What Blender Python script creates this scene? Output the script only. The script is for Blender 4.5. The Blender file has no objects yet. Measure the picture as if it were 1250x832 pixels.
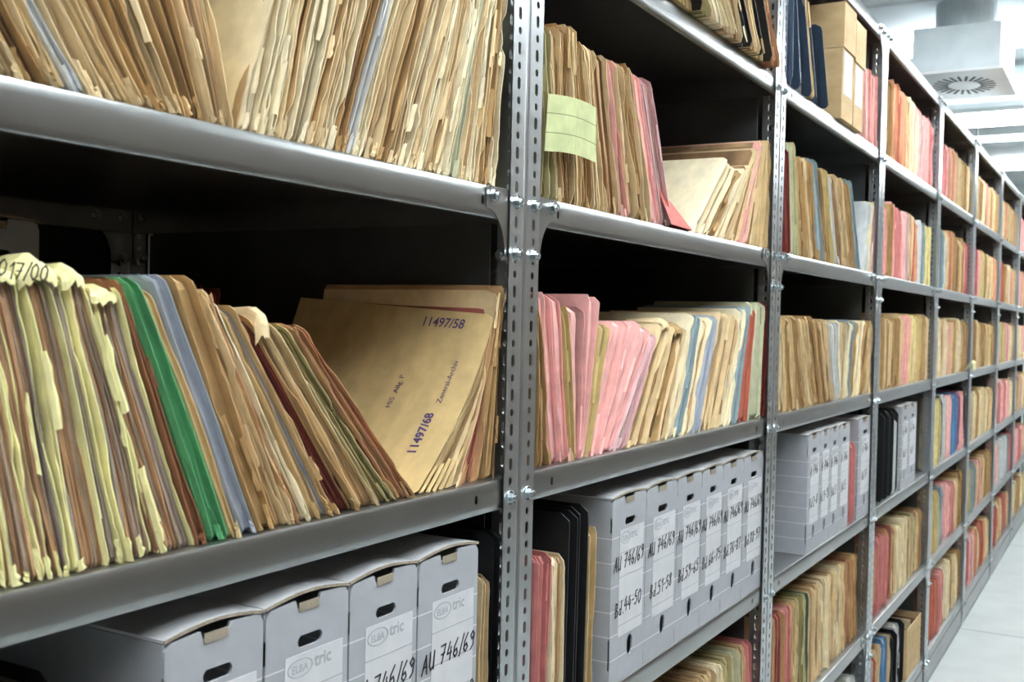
import bpy, bmesh, math, random
import numpy as np
from mathutils import Matrix, Vector

# ------------------------------------------------------------------ camera
SC = bpy.context.scene
COL = SC.collection
FPX = 1317.8
YAW, PITCH, ROLL = .5237, -.0206, .022
CAM = np.array([-1.2961, -.7361, 1.5259])
_f = np.array([math.cos(PITCH)*math.cos(YAW), math.cos(PITCH)*math.sin(YAW), math.sin(PITCH)])
_r = np.array([math.sin(YAW), -math.cos(YAW), 0.0])
_u = np.cross(_r, _f)
_r, _u = _r*math.cos(ROLL)+_u*math.sin(ROLL), -_r*math.sin(ROLL)+_u*math.cos(ROLL)
cd = bpy.data.cameras.new('camera')
cd.sensor_fit = 'HORIZONTAL'; cd.sensor_width = 36.0; cd.lens = 36.0*FPX/1250.0
cd.dof.use_dof = True; cd.dof.focus_distance = 1.6; cd.dof.aperture_fstop = 11.0
cd.clip_start = .02; cd.clip_end = 60
cam = bpy.data.objects.new('camera', cd); COL.objects.link(cam)
m = Matrix.Identity(4)
for i in range(3):
    m[i][0], m[i][1], m[i][2], m[i][3] = _r[i], _u[i], -_f[i], CAM[i]
cam.matrix_world = m
SC.camera = cam

# ------------------------------------------------------------------ world, exposure
SC.view_settings.view_transform = 'Standard'
SC.view_settings.look = 'None'
SC.view_settings.gamma = 1.0
SC.view_settings.use_curve_mapping = False
SC.view_settings.exposure = 0.68
LAMP_W = 24.0          # each ceiling lamp, downwards
LAMP_UP = 44.0         # each ceiling lamp, upwards to the ceiling
wd = bpy.data.worlds.new('world'); SC.world = wd; wd.use_nodes = True
wd.node_tree.nodes['Background'].inputs[0].default_value = (.75, .85, 1, 1)
wd.node_tree.nodes['Background'].inputs[1].default_value = .15

# measured set-out: bays along X, shelf depth along +Y, shelf front at Y=0
PX = [-1.2, 0.0, 1.2, 2.367, 3.552, 4.712, 5.94, 7.17, 8.37]     # post centres
S1 = 1.70
LV = {-1: S1+.795, 0: S1+.402, 1: S1, 2: S1-.390, 3: S1-.782, 4: S1-1.177, 5: .13}
DEP = .776
CEIL = 3.12

# ------------------------------------------------------------------ pixel -> place helpers
def ray(x, y): return _f+_r*(x-625)/FPX+_u*(416-y)/FPX
def atY(x, y, Y): d = ray(x, y); return CAM+d*(Y-CAM[1])/d[1]
def atX(x, y, X): d = ray(x, y); return CAM+d*(X-CAM[0])/d[0]
def bx(px, Y, Z):
    """X on the line (.,Y,Z) seen at picture column px"""
    a = FPX*_r-(px-625)*_f
    c = a[1]*(Y-CAM[1])+a[2]*(Z-CAM[2])
    return CAM[0]-c/a[0]
def hy(py, xb, slope, Y, Z):
    """height up a leaning edge starting at (xb,Y,Z) seen at picture row py"""
    a = FPX*_u-(416-py)*_f
    num = a @ (np.array([xb, Y, Z])-CAM)
    return -num/(a @ np.array([slope, 0, 1.0]))

# ------------------------------------------------------------------ materials
def lin(c):
    c = [v/255.0 for v in c]
    return tuple((v/12.92 if v <= .04045 else ((v+.055)/1.055)**2.4) for v in c)
def node_mat(name):
    mt = bpy.data.materials.new(name); mt.use_nodes = True
    nt = mt.node_tree; b = nt.nodes['Principled BSDF']
    return mt, nt, b
def N(nt, t, **k):
    n = nt.nodes.new(t)
    for a, v in k.items(): setattr(n, a, v)
    return n
def noise_mat(name, c1, c2, scale=(20, 20, 20), rough=.6, metal=0, bump=0., detail=4, coord='Object', lo=.3, hi=.7, rough2=None, nscale=1.0):
    mt, nt, b = node_mat(name)
    tc = N(nt, 'ShaderNodeTexCoord'); mp = N(nt, 'ShaderNodeMapping'); mp.inputs['Scale'].default_value = scale
    nz = N(nt, 'ShaderNodeTexNoise'); nz.inputs['Detail'].default_value = detail; nz.inputs['Scale'].default_value = nscale
    cr = N(nt, 'ShaderNodeValToRGB'); cr.color_ramp.elements[0].position = lo; cr.color_ramp.elements[1].position = hi
    cr.color_ramp.elements[0].color = (*lin(c1), 1); cr.color_ramp.elements[1].color = (*lin(c2), 1)
    L = nt.links.new
    L(tc.outputs[coord], mp.inputs[0]); L(mp.outputs[0], nz.inputs['Vector']); L(nz.outputs[0], cr.inputs[0]); L(cr.outputs[0], b.inputs['Base Color'])
    b.inputs['Roughness'].default_value = rough; b.inputs['Metallic'].default_value = metal
    if rough2 is not None:
        mr = N(nt, 'ShaderNodeMapRange'); mr.inputs[3].default_value = rough; mr.inputs[4].default_value = rough2
        L(nz.outputs[0], mr.inputs[0]); L(mr.outputs[0], b.inputs['Roughness'])
    if bump:
        bp = N(nt, 'ShaderNodeBump'); bp.inputs['Strength'].default_value = bump; bp.inputs['Distance'].default_value = .002
        L(nz.outputs[0], bp.inputs['Height']); L(bp.outputs[0], b.inputs['Normal'])
    return mt
def paper_mat(name, streak, rough, bump):
    """aged paper: the colour of each sheet, with fibre streaks along the sheets and blotches"""
    mt, nt, b = node_mat(name); L = nt.links.new
    at = N(nt, 'ShaderNodeAttribute', attribute_name='sheet'); st = N(nt, 'ShaderNodeAttribute', attribute_name='st')
    mp = N(nt, 'ShaderNodeMapping'); mp.inputs['Scale'].default_value = (1300, 14, 6)
    nz = N(nt, 'ShaderNodeTexNoise'); nz.inputs['Scale'].default_value = 1.0; nz.inputs['Detail'].default_value = 3
    L(st.outputs['Vector'], mp.inputs[0]); L(mp.outputs[0], nz.inputs['Vector'])
    n2 = N(nt, 'ShaderNodeTexNoise'); n2.inputs['Scale'].default_value = 38.0; n2.inputs['Detail'].default_value = 5
    L(st.outputs['Vector'], n2.inputs['Vector'])
    r1 = N(nt, 'ShaderNodeMapRange'); r1.inputs[1].default_value = .3; r1.inputs[2].default_value = .7
    r1.inputs[3].default_value = .94-streak; r1.inputs[4].default_value = 1+streak*.6
    L(nz.outputs[0], r1.inputs[0])
    r2 = N(nt, 'ShaderNodeMapRange'); r2.inputs[1].default_value = .3; r2.inputs[2].default_value = .7
    r2.inputs[3].default_value = .84; r2.inputs[4].default_value = 1.08
    L(n2.outputs[0], r2.inputs[0])
    mu = N(nt, 'ShaderNodeMath', operation='MULTIPLY'); L(r1.outputs[0], mu.inputs[0]); L(r2.outputs[0], mu.inputs[1])
    vm = N(nt, 'ShaderNodeVectorMath', operation='SCALE'); L(at.outputs['Color'], vm.inputs[0]); L(mu.outputs[0], vm.inputs['Scale'])
    L(vm.outputs[0], b.inputs['Base Color']); b.inputs['Roughness'].default_value = rough
    b.inputs['Specular IOR Level'].default_value = .3
    bp = N(nt, 'ShaderNodeBump'); bp.inputs['Strength'].default_value = bump; bp.inputs['Distance'].default_value = .0015
    ad = N(nt, 'ShaderNodeMath', operation='ADD'); L(nz.outputs[0], ad.inputs[0]); L(n2.outputs[0], ad.inputs[1])
    L(ad.outputs[0], bp.inputs['Height']); L(bp.outputs[0], b.inputs['Normal'])
    return mt
M_PAGE = paper_mat('page_edges', .5, .85, .5)
M_COVER = paper_mat('cover_paper', .06, .75, .25)
M_PLAST = paper_mat('binder_board', .03, .42, .1)
M_STEEL = noise_mat('galvanised_steel', (146, 148, 148), (158, 160, 160), (3, 9, 14), .29, .94, 0, 3)
M_POST = noise_mat('galvanised_post', (176, 181, 184), (192, 197, 200), (12, 12, 4), .28, .9, 0, 3)
M_DARK = noise_mat('dull_sheet_steel', (92, 95, 96), (112, 115, 116), (4, 4, 4), .42, .85, 0)
M_BOLT = noise_mat('zinc_bolt', (170, 180, 185), (205, 212, 216), (300, 300, 300), .25, .9)
M_INK = noise_mat('black_ink', (24, 24, 28), (34, 34, 40), (80, 80, 80), .5)
M_STAMP = noise_mat('purple_stamp_ink', (64, 48, 96), (92, 74, 124), (400, 400, 400), .7)
M_PRINT = noise_mat('grey_print', (158, 162, 170), (172, 176, 182), (80, 80, 80), .6)
M_LABEL = noise_mat('label_paper', (202, 204, 208), (214, 215, 218), (30, 30, 30), .7)
M_KRAFT = noise_mat('kraft_board', (186, 156, 112), (204, 176, 132), (14, 14, 30), .8, 0, .2)
M_CUT = noise_mat('corrugated_edge', (120, 108, 92), (168, 158, 142), (700, 700, 700), .9)
M_CEIL = noise_mat('white_ceiling', (232, 240, 243), (242, 247, 249), (2, 2, 2), .8)
M_WALL = noise_mat('lip_reflection_brown', (86, 74, 62), (100, 87, 73), (2, 2, 2), .8)  # brown chosen for how unseen walls reflect in the shelf lips
M_BACK = noise_mat('dark_light_block', (34, 35, 36), (46, 47, 47), (3, 3, 3), .7)  # dark tone of the added wall that keeps shelf interiors black
M_DUCT = noise_mat('duct_sheet', (206, 217, 221), (226, 234, 237), (7, 7, 7), .42, .12)
M_WHITE = noise_mat('white_enamel', (236, 238, 240), (244, 245, 246), (10, 10, 10), .35)
M_SLOT = noise_mat('slot_dark', (40, 48, 54), (58, 64, 70), (10, 10, 10), .6)

def box_mat():
    """grey archive-box card printed with thin pale lines every 41 mm"""
    mt, nt, b = node_mat('grey_archive_card'); L = nt.links.new
    tc = N(nt, 'ShaderNodeTexCoord'); sp = N(nt, 'ShaderNodeSeparateXYZ'); L(tc.outputs['Object'], sp.inputs[0])
    md = N(nt, 'ShaderNodeMath', operation='PINGPONG'); md.inputs[1].default_value = .0205; L(sp.outputs[2], md.inputs[0])
    lt = N(nt, 'ShaderNodeMath', operation='LESS_THAN'); lt.inputs[1].default_value = .0009; L(md.outputs[0], lt.inputs[0])
    gz = N(nt, 'ShaderNodeMath', operation='LESS_THAN'); gz.inputs[1].default_value = .27; L(sp.outputs[2], gz.inputs[0])
    mm = N(nt, 'ShaderNodeMath', operation='MULTIPLY'); L(lt.outputs[0], mm.inputs[0]); L(gz.outputs[0], mm.inputs[1])
    nz = N(nt, 'ShaderNodeTexNoise'); nz.inputs['Scale'].default_value = 40
    cr = N(nt, 'ShaderNodeValToRGB'); cr.color_ramp.elements[0].color = (*lin((158, 161, 167)), 1); cr.color_ramp.elements[1].color = (*lin((172, 175, 181)), 1)
    L(tc.outputs['Object'], nz.inputs['Vector']); L(nz.outputs[0], cr.inputs[0])
    mx = N(nt, 'ShaderNodeMixRGB'); mx.inputs[2].default_value = (*lin((210, 211, 214)), 1)
    L(mm.outputs[0], mx.inputs[0]); L(cr.outputs[0], mx.inputs[1]); L(mx.outputs[0], b.inputs['Base Color'])
    b.inputs['Roughness'].default_value = .7
    return mt
M_BOX = box_mat()
M_LID = noise_mat('grey_lid_card', (186, 188, 192), (198, 200, 204), (30, 30, 30), .7)
def floor_mat():
    mt, nt, b = node_mat('floor_panels'); L = nt.links.new
    tc = N(nt, 'ShaderNodeTexCoord'); sp = N(nt, 'ShaderNodeSeparateXYZ'); L(tc.outputs['Object'], sp.inputs[0])
    def seam(out, off, per):
        a = N(nt, 'ShaderNodeMath', operation='SUBTRACT'); a.inputs[1].default_value = off; L(out, a.inputs[0])
        p = N(nt, 'ShaderNodeMath', operation='PINGPONG'); p.inputs[1].default_value = per/2; L(a.outputs[0], p.inputs[0])
        l = N(nt, 'ShaderNodeMath', operation='LESS_THAN'); l.inputs[1].default_value = .004; L(p.outputs[0], l.inputs[0])
        return l.outputs[0]
    mxx = N(nt, 'ShaderNodeMath', operation='MAXIMUM'); L(seam(sp.outputs[0], 4.6, 2.5), mxx.inputs[0]); L(seam(sp.outputs[1], -1.25, 1.25), mxx.inputs[1])
    nz = N(nt, 'ShaderNodeTexNoise'); nz.inputs['Scale'].default_value = 6; nz.inputs['Detail'].default_value = 8
    cr = N(nt, 'ShaderNodeValToRGB'); cr.color_ramp.elements[0].color = (*lin((160, 166, 166)), 1); cr.color_ramp.elements[1].color = (*lin((190, 194, 192)), 1)
    L(tc.outputs['Object'], nz.inputs['Vector']); L(nz.outputs[0], cr.inputs[0])
    mx = N(nt, 'ShaderNodeMixRGB'); mx.inputs[2].default_value = (*lin((84, 90, 92)), 1)
    L(mxx.outputs[0], mx.inputs[0]); L(cr.outputs[0], mx.inputs[1]); L(mx.outputs[0], b.inputs['Base Color'])
    b.inputs['Roughness'].default_value = .55
    return mt
def lamp_mat():
    mt, nt, b = node_mat('fluorescent_glow'); b.inputs['Emission Color'].default_value = (.93, .98, 1, 1)
    b.inputs['Emission Strength'].default_value = 6.0
    return mt

# ------------------------------------------------------------------ mesh buffers
class MB:
    def __init__(s): s.v = []; s.f = []; s.m = []; s.c = []; s.s = []
    def add(s, vs, fs, mi=0, col=None, st=None):
        o = len(s.v); s.v += [tuple(map(float, v)) for v in vs]; s.f += [tuple(i+o for i in f) for f in fs]; s.m += [mi]*len(fs)
        if col is not None:
            s.c += [col]*len(vs); s.s += (st if st is not None else [tuple(map(float, v)) for v in vs])
        return s
    def box(s, a, b, mi=0, col=None):
        x0, y0, z0 = a; x1, y1, z1 = b
        return s.add([(x0,y0,z0),(x1,y0,z0),(x1,y1,z0),(x0,y1,z0),(x0,y0,z1),(x1,y0,z1),(x1,y1,z1),(x0,y1,z1)],
              [(0,3,2,1),(4,5,6,7),(0,1,5,4),(1,2,6,5),(2,3,7,6),(3,0,4,7)], mi, col)
    def prism(s, pts, y0, y1, mi=0):
        """polygon in XZ extruded along Y"""
        n = len(pts)
        s.add([(x, y0, z) for x, z in pts]+[(x, y1, z) for x, z in pts],
              [tuple(range(n)), tuple(range(2*n-1, n-1, -1))]+[(i, i+n, (i+1) % n+n, (i+1) % n) for i in range(n)], mi)
        return s
    def cyl(s, c, ax, r, L, n=12, mi=0, r2=None):
        c = Vector(c); ax = Vector(ax).normalized(); a = ax.orthogonal().normalized(); b = ax.cross(a); r2 = r if r2 is None else r2
        vs = []
        for k, (rr, t) in enumerate(((r, 0), (r2, L))):
            for i in range(n):
                w = 2*math.pi*i/n; vs.append(c+ax*t+(a*math.cos(w)+b*math.sin(w))*rr)
        s.add(vs, [tuple(range(n-1, -1, -1)), tuple(range(n, 2*n))]+[(i, (i+1) % n, (i+1) % n+n, i+n) for i in range(n)], mi)
        return s
    def mesh(s, name, mats):
        me = bpy.data.meshes.new(name); me.from_pydata(s.v, [], s.f)
        for mt in (mats if isinstance(mats, (list, tuple)) else [mats]): me.materials.append(mt)
        if any(s.m): me.polygons.foreach_set('material_index', s.m)
        if s.c:
            a = me.attributes.new('sheet', 'FLOAT_COLOR', 'POINT'); a.data.foreach_set('color', [x for c in s.c for x in (c[0], c[1], c[2], 1.0)])
            b = me.attributes.new('st', 'FLOAT_VECTOR', 'POINT'); b.data.foreach_set('vector', [float(x) for c in s.s for x in c])
        me.update(); return me
    def build(s, name, mats, parent=None, loc=None, smooth=False):
        me = s.mesh(name, mats)
        if smooth: me.shade_smooth()
        return link(name, me, parent, loc)
def link(name, me, parent=None, loc=None, rot=None):
    o = bpy.data.objects.new(name, me); COL.objects.link(o)
    if parent is not None: o.parent = parent
    if loc is not None: o.location = loc
    if rot is not None: o.rotation_euler = rot
    return o
def tag(o, label, cat, group=None):
    o['label'] = label; o['category'] = cat
    if group: o['group'] = group
    return o
def empty(name, loc, label, cat, group=None):
    o = bpy.data.objects.new(name, None); COL.objects.link(o); o.location = loc; o.empty_display_size = .05
    return tag(o, label, cat, group)
def structure(o): o['kind'] = 'structure'; return o

# ------------------------------------------------------------------ the room
X0, X1, Y0, Y1 = -3.0, 11.8, -2.3, .80
FL = floor_mat(); GLOW = lamp_mat()
structure(MB().box((X0, Y0, -.1), (X1, Y1, 0)).build('floor', FL))
structure(MB().box((X0, Y0, CEIL), (X1, Y1, CEIL+.1)).build('ceiling', M_CEIL))
structure(MB().box((X0, Y1, 0), (X1, Y1+.1, CEIL)).build('light_block_left', M_BACK))  # added behind the shelves to block light and darken their interiors
structure(MB().box((X0, Y0-.1, 0), (X1, Y0, CEIL)).build('wall_right', M_WALL))  # unseen stand-in for the files opposite, added for its reflection in the lips
structure(MB().box((X1, Y0, 0), (X1+.1, Y1, CEIL)).build('wall_far', M_CEIL))
structure(MB().box((X0-.1, Y0, 0), (X0, Y1, CEIL)).build('wall_near', M_WALL))

# ceiling lamps run across the aisle
def ceiling_lamp(x, label):
    z = CEIL-.14
    t = empty('ceiling_lamp', (x, -.75, CEIL), label, 'ceiling light', 'fluorescent lamps across the aisle')
    b = MB(); b.prism([(-.03, -.07), (.03, -.07), (.02, -.05), (-.02, -.05)], -1.3, 1.3)
    for y in (-1.0, 1.0): b.box((-.01, y-.01, -.05), (.01, y+.01, 0))
    b.build('lamp_housing', M_WHITE, t)
    tb = MB()
    for s in (-.025, .025): tb.cyl((s, -1.25, -.087), (0, 1, 0), .014, 2.5, 12)
    tb.build('lamp_tube', GLOW, t)
    cp = MB()
    for y in (-1.28, 1.25): cp.box((-.055, y, -.095), (.055, y+.03, -.05))
    cp.build('end_cap', M_WHITE, t)
    for nm, dz, e, rx in (('down', -.11, LAMP_W, 0), ('up', -.11, LAMP_UP, math.pi)):
        ld = bpy.data.lights.new('lamp_light', 'AREA'); ld.shape = 'RECTANGLE'; ld.size = .12; ld.size_y = 2.4; ld.energy = e
        ld.color = (.93, .98, 1.0)
        lo = bpy.data.objects.new('lamp_light', ld); COL.objects.link(lo); lo.parent = t; lo.location = (0, 0, dz if nm == 'down' else -.045); lo.rotation_euler = (rx, 0, 0)
for x, lb in ((-2.2, 'white tube lamp on ceiling behind the near bay'), (.1, 'white tube lamp on the ceiling above the second bay'), (2.45, 'white tube lamp on the ceiling above the fourth bay'),
              (4.98, 'bright white tube lamp on ceiling just beyond the air diffuser'), (7.35, 'second bright tube lamp on the ceiling beyond the air diffuser'),
              (9.8, 'farthest bright tube lamp on the ceiling, near end wall')):
    ceiling_lamp(x, lb)

# ceiling air diffuser with round duct
def diffuser():
    cx, cy, w, h, z = 4.42, .03, .31, .22, 2.72
    t = empty('air_diffuser', (cx, cy, z), 'square sheet metal air diffuser with swirl slots hanging under ceiling duct', 'air vent')
    b = MB(); b.box((-w, -w*.62, .012), (w, w*.62, h)); b.build('diffuser_box', M_DUCT, t)
    f = MB(); f.box((-w-.012, -w*.62-.012, 0), (w+.012, w*.62+.012, .012)); f.build('face_plate', M_WHITE, t)
    s = MB()
    for k in range(24):
        a = 2*math.pi*k/24; ca, sa = math.cos(a), math.sin(a); tw = .5
        for r0, r1, ww in ((.07, .135, .006),):
            p = []
            for rr, sg in ((r0, -1), (r1, -1), (r1, 1), (r0, 1)):
                x = rr*ca-sg*ww*sa; y = (rr*sa+sg*ww*ca)
                p.append((x*1.55, y*1.05))
            s.add([(x, y, -.0015) for x, y in p]+[(x, y, .001) for x, y in p], [(0, 1, 2, 3), (7, 6, 5, 4), (0, 4, 5, 1), (1, 5, 6, 2), (2, 6, 7, 3), (3, 7, 4, 0)])
    s.build('swirl_slot', M_SLOT, t)
    d = MB(); d.cyl((0, 0, h), (0, 0, 1), .165, .012, 32); d.cyl((0, 0, h+.01), (0, 0, 1), .14, CEIL-z-h-.012, 32)
    d.build('round_duct', M_DUCT, t, smooth=False)
    hs = MB()
    for i in range(14):
        a0, a1 = i*.18, (i+1)*.18
        p0 = Vector((.118+.02*math.sin(a0*2), -.05, h+.02+.013*i)); p1 = Vector((.118+.02*math.sin(a1*2), -.05, h+.02+.013*(i+1)))
        hs.cyl(p0, p1-p0, .004, (p1-p0).length, 8)
    hs.build('control_cable', M_INK, t)
diffuser()
def ceiling_pipe(x, z, r, label):
    b = MB(); b.cyl((0, -1.5, 0), (0, 1, 0), r, 3.0, 20)
    for y in (-1.0, 0, 1.0): b.box((-.012, y-.01, 0), (.012, y+.01, CEIL-z))
    tag(b.build('ceiling_pipe', M_DUCT, loc=(x, -.72, z)), label, 'pipe', 'pipes under the ceiling')
ceiling_pipe(4.02, CEIL-.05, .03, 'thin pale pipe on the ceiling in front of the air diffuser')
ceiling_pipe(5.75, CEIL-.16, .13, 'wide round metal duct across the ceiling behind the air diffuser')
# cable tray
t = empty('cable_tray', (7.85, -.72, CEIL-.17), 'perforated grey cable tray crossing the ceiling far down the aisle', 'cable tray')
b = MB(); b.box((-.15, -1.5, 0), (.15, 1.5, .004)); b.box((-.15, -1.5, 0), (-.146, 1.5, .06)); b.box((.146, -1.5, 0), (.15, 1.5, .06)); b.build('tray_channel', M_DUCT, t)
b = MB()
for k in range(40):
    for j in (-1, 1): b.box((-.1505, -1.48+k*.075, .015+.02*(j > 0)), (-.15, -1.44+k*.075, .025+.02*(j > 0)))
b.build('tray_slot', M_SLOT, t)
b = MB()
for y in (-1.1, 0, 1.1): b.cyl((0, y, 0), (0, 0, 1), .006, .17, 8)
b.build('hanger_rod', M_DUCT, t)

# ------------------------------------------------------------------ perforated plate
def holed_cell(mb, x0, x1, z0, z1, hx, hz, rx, rz, y0, y1, n=12, mi=0):
    """rectangular cell in XZ with an oval hole, both faces and the hole wall"""
    ring, out = [], []
    cx, cz = hx, hz
    for i in range(n):
        a = 2*math.pi*(i+.5)/n; c, s = math.cos(a), math.sin(a)
        if rz > rx: ring.append((cx+rx*c, cz+rx*s+(rz-rx)*(1 if s > 0 else -1)))
        else: ring.append((cx+rz*c+(rx-rz)*(1 if c > 0 else -1), cz+rz*s))
    # outer points: corners and edge points in the same order
    for (px, pz) in ring:
        dx, dz = px-cx, pz-cz
        tx = ((x1-cx) if dx > 0 else (x0-cx))/dx if abs(dx) > 1e-9 else 1e9
        tz = ((z1-cz) if dz > 0 else (z0-cz))/dz if abs(dz) > 1e-9 else 1e9
        t_ = min(tx, tz); out.append([cx+dx*t_, cz+dz*t_])
    used = set(); raw = [tuple(q) for q in out]
    for (qx, qz) in ((x0, z0), (x1, z0), (x1, z1), (x0, z1)):     # snap nearest to the corners
        j = min((k for k in range(n) if k not in used), key=lambda k: (raw[k][0]-qx)**2+(raw[k][1]-qz)**2); out[j] = [qx, qz]; used.add(j)
    vs = [(p[0], y0, p[1]) for p in ring]+[(p[0], y0, p[1]) for p in out]+[(p[0], y1, p[1]) for p in ring]+[(p[0], y1, p[1]) for p in out]
    fs = []
    for i in range(n):
        j = (i+1) % n
        fs += [(i, i+n, j+n, j), (i+2*n, j+2*n, j+3*n, i+3*n), (i, j, j+2*n, i+2*n)]
    mb.add(vs, fs, mi)

POST_TOP = LV[-1]+.004
FLW = .0415
def post_mesh(sx):
    mb = MB(); pit = .0235; n = int(POST_TOP/pit); th = .002
    z = 0.0
    for k in range(n+1):
        z1 = min(z+pit, POST_TOP)
        if z1-z < .018: mb.box((.006, -th-.002, z), (FLW, -.002, z1)); break
        slot = (k % 2 == 0)
        holed_cell(mb, .006, FLW, z, z1, .0245, (z+z1)/2, .0042, .0085 if slot else .0052, -.002-th, -.002)
        holed_cell2 = MB(); holed_cell(holed_cell2, .006, FLW, z, z1, .0245, (z+z1)/2, .0042, .0085 if slot else .0052, .001, .001+th, 8)
        mb.add([(y, x-.004, zz) for x, y, zz in holed_cell2.v], holed_cell2.f)
        z = z1
    # rolled corner between both flanges
    arc = []
    for i in range(5):
        a = math.pi/2*i/4; arc.append((.006-.005*math.sin(a), .001-.005*math.cos(a)))
    inn = []
    for i in range(5):
        a = math.pi/2*i/4; inn.append((.006-.003*math.sin(a), .001-.003*math.cos(a)))
    vs = [(x, y, 0) for x, y in arc+inn]+[(x, y, POST_TOP) for x, y in arc+inn]
    fs = []
    for i in range(4):
        fs += [(i, i+1, i+11, i+10), (i+5, i+15, i+16, i+6), (i+10, i+11, i+16, i+15)]
    mb.add(vs, fs)
    if sx < 0: mb.v = [(-x, y, z) for x, y, z in mb.v]; mb.f = [tuple(reversed(f)) for f in mb.f]
    return mb.mesh('upright_post', M_POST)
POSTS = {1: post_mesh(1), -1: post_mesh(-1)}
def bolt_mesh():
    mb = MB(); mb.cyl((0, 0, 0), (0, -1, 0), .0098, .0016, 16); mb.cyl((0, -.0016, 0), (0, -1, 0), .0072, .006, 6); mb.cyl((0, -.0076, 0), (0, -1, 0), .0042, .003, 10)
    return mb.mesh('bolt', M_BOLT)
BOLT = bolt_mesh()
def gusset_mesh(s, yy):
    pts = [(.005, -.09), (.005, -.001), (.098, -.001), (.098, -.03)]
    for i in range(1, 8):
        a = math.pi/2*i/7; pts.append((.098-.047*math.sin(a)-.002, -.03-.06*(1-math.cos(a))))
    pts.append((.046, -.09))
    return MB().prism([(s*x, z) for x, z in pts], -.0018, -.0002).mesh('gusset_plate', M_STEEL)
GUS = {s: gusset_mesh(s, 0) for s in (1, -1)}
def shelf_mesh(L, dep):
    mb = MB(); h = .042; t = .0012
    prof = [(.010, -h), (.0022, -h), (.0008, -h+.0022), (.0002, -h+.009), (0, -h*.5), (.0002, -.012), (.0009, -.0045), (.0024, -.0014), (.0055, 0), (dep-.004, 0), (dep-.0012, -.0012), (dep, -.004), (dep, -h), (dep-.010, -h)]
    # sheet thickness
    inn = [(.010, -h+t), (.0026, -h+t), (.0008+t, -h+.003), (.0002+t, -h+.009), (t, -h*.5), (.0002+t, -.012), (.002, -.0055), (.0032, -.0028), (.0058, -t), (dep-.0045, -t), (dep-.0022, -.0024), (dep-t, -.0045), (dep-t, -h+t), (dep-.010, -h+t)]
    n = len(prof); hx = .105
    for a, b in ((.004, hx-.012), (hx+.012, L-hx-.012), (L-hx+.012, L-.004)):
        for q, xs in ((prof, 1), (inn, -1)):
            for i in range(n-1):
                vs = [(a, *q[i]), (b, *q[i]), (b, *q[i+1]), (a, *q[i+1])]
                mb.add(vs, [(0, 1, 2, 3) if xs > 0 else (3, 2, 1, 0)])
    for c in (hx, L-hx):           # short lengths with the lip hole
        a, b = c-.012, c+.012
        for q, xs in ((prof, 1), (inn, -1)):
            for i in range(n-1):
                if i in (3, 4): continue
                mb.add([(a, *q[i]), (b, *q[i]), (b, *q[i+1]), (a, *q[i+1])], [(0, 1, 2, 3) if xs > 0 else (3, 2, 1, 0)])
        holed_cell(mb, a, b, -h+.009, -.012, c, -.021, .0035, .006, .0001, t)
    # end lips
    for x0 in (.004, L-.004-t):
        mb.box((x0, .005, -h), (x0+t, dep-.005, -.001))
    # closing strips of the profile
    for a in (.004, L-.004):
        for i in range(n-1): mb.add([(a, *prof[i]), (a, *prof[i+1]), (a, *inn[i+1]), (a, *inn[i])], [(0, 1, 2, 3)])
    me = mb.mesh('shelf', M_STEEL)
    bm = bmesh.new(); bm.from_mesh(me); bmesh.ops.remove_doubles(bm, verts=bm.verts, dist=2e-5); bm.to_mesh(me); bm.free()
    me.shade_smooth(); me.set_sharp_from_angle(angle=math.radians(38)); return me

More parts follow.
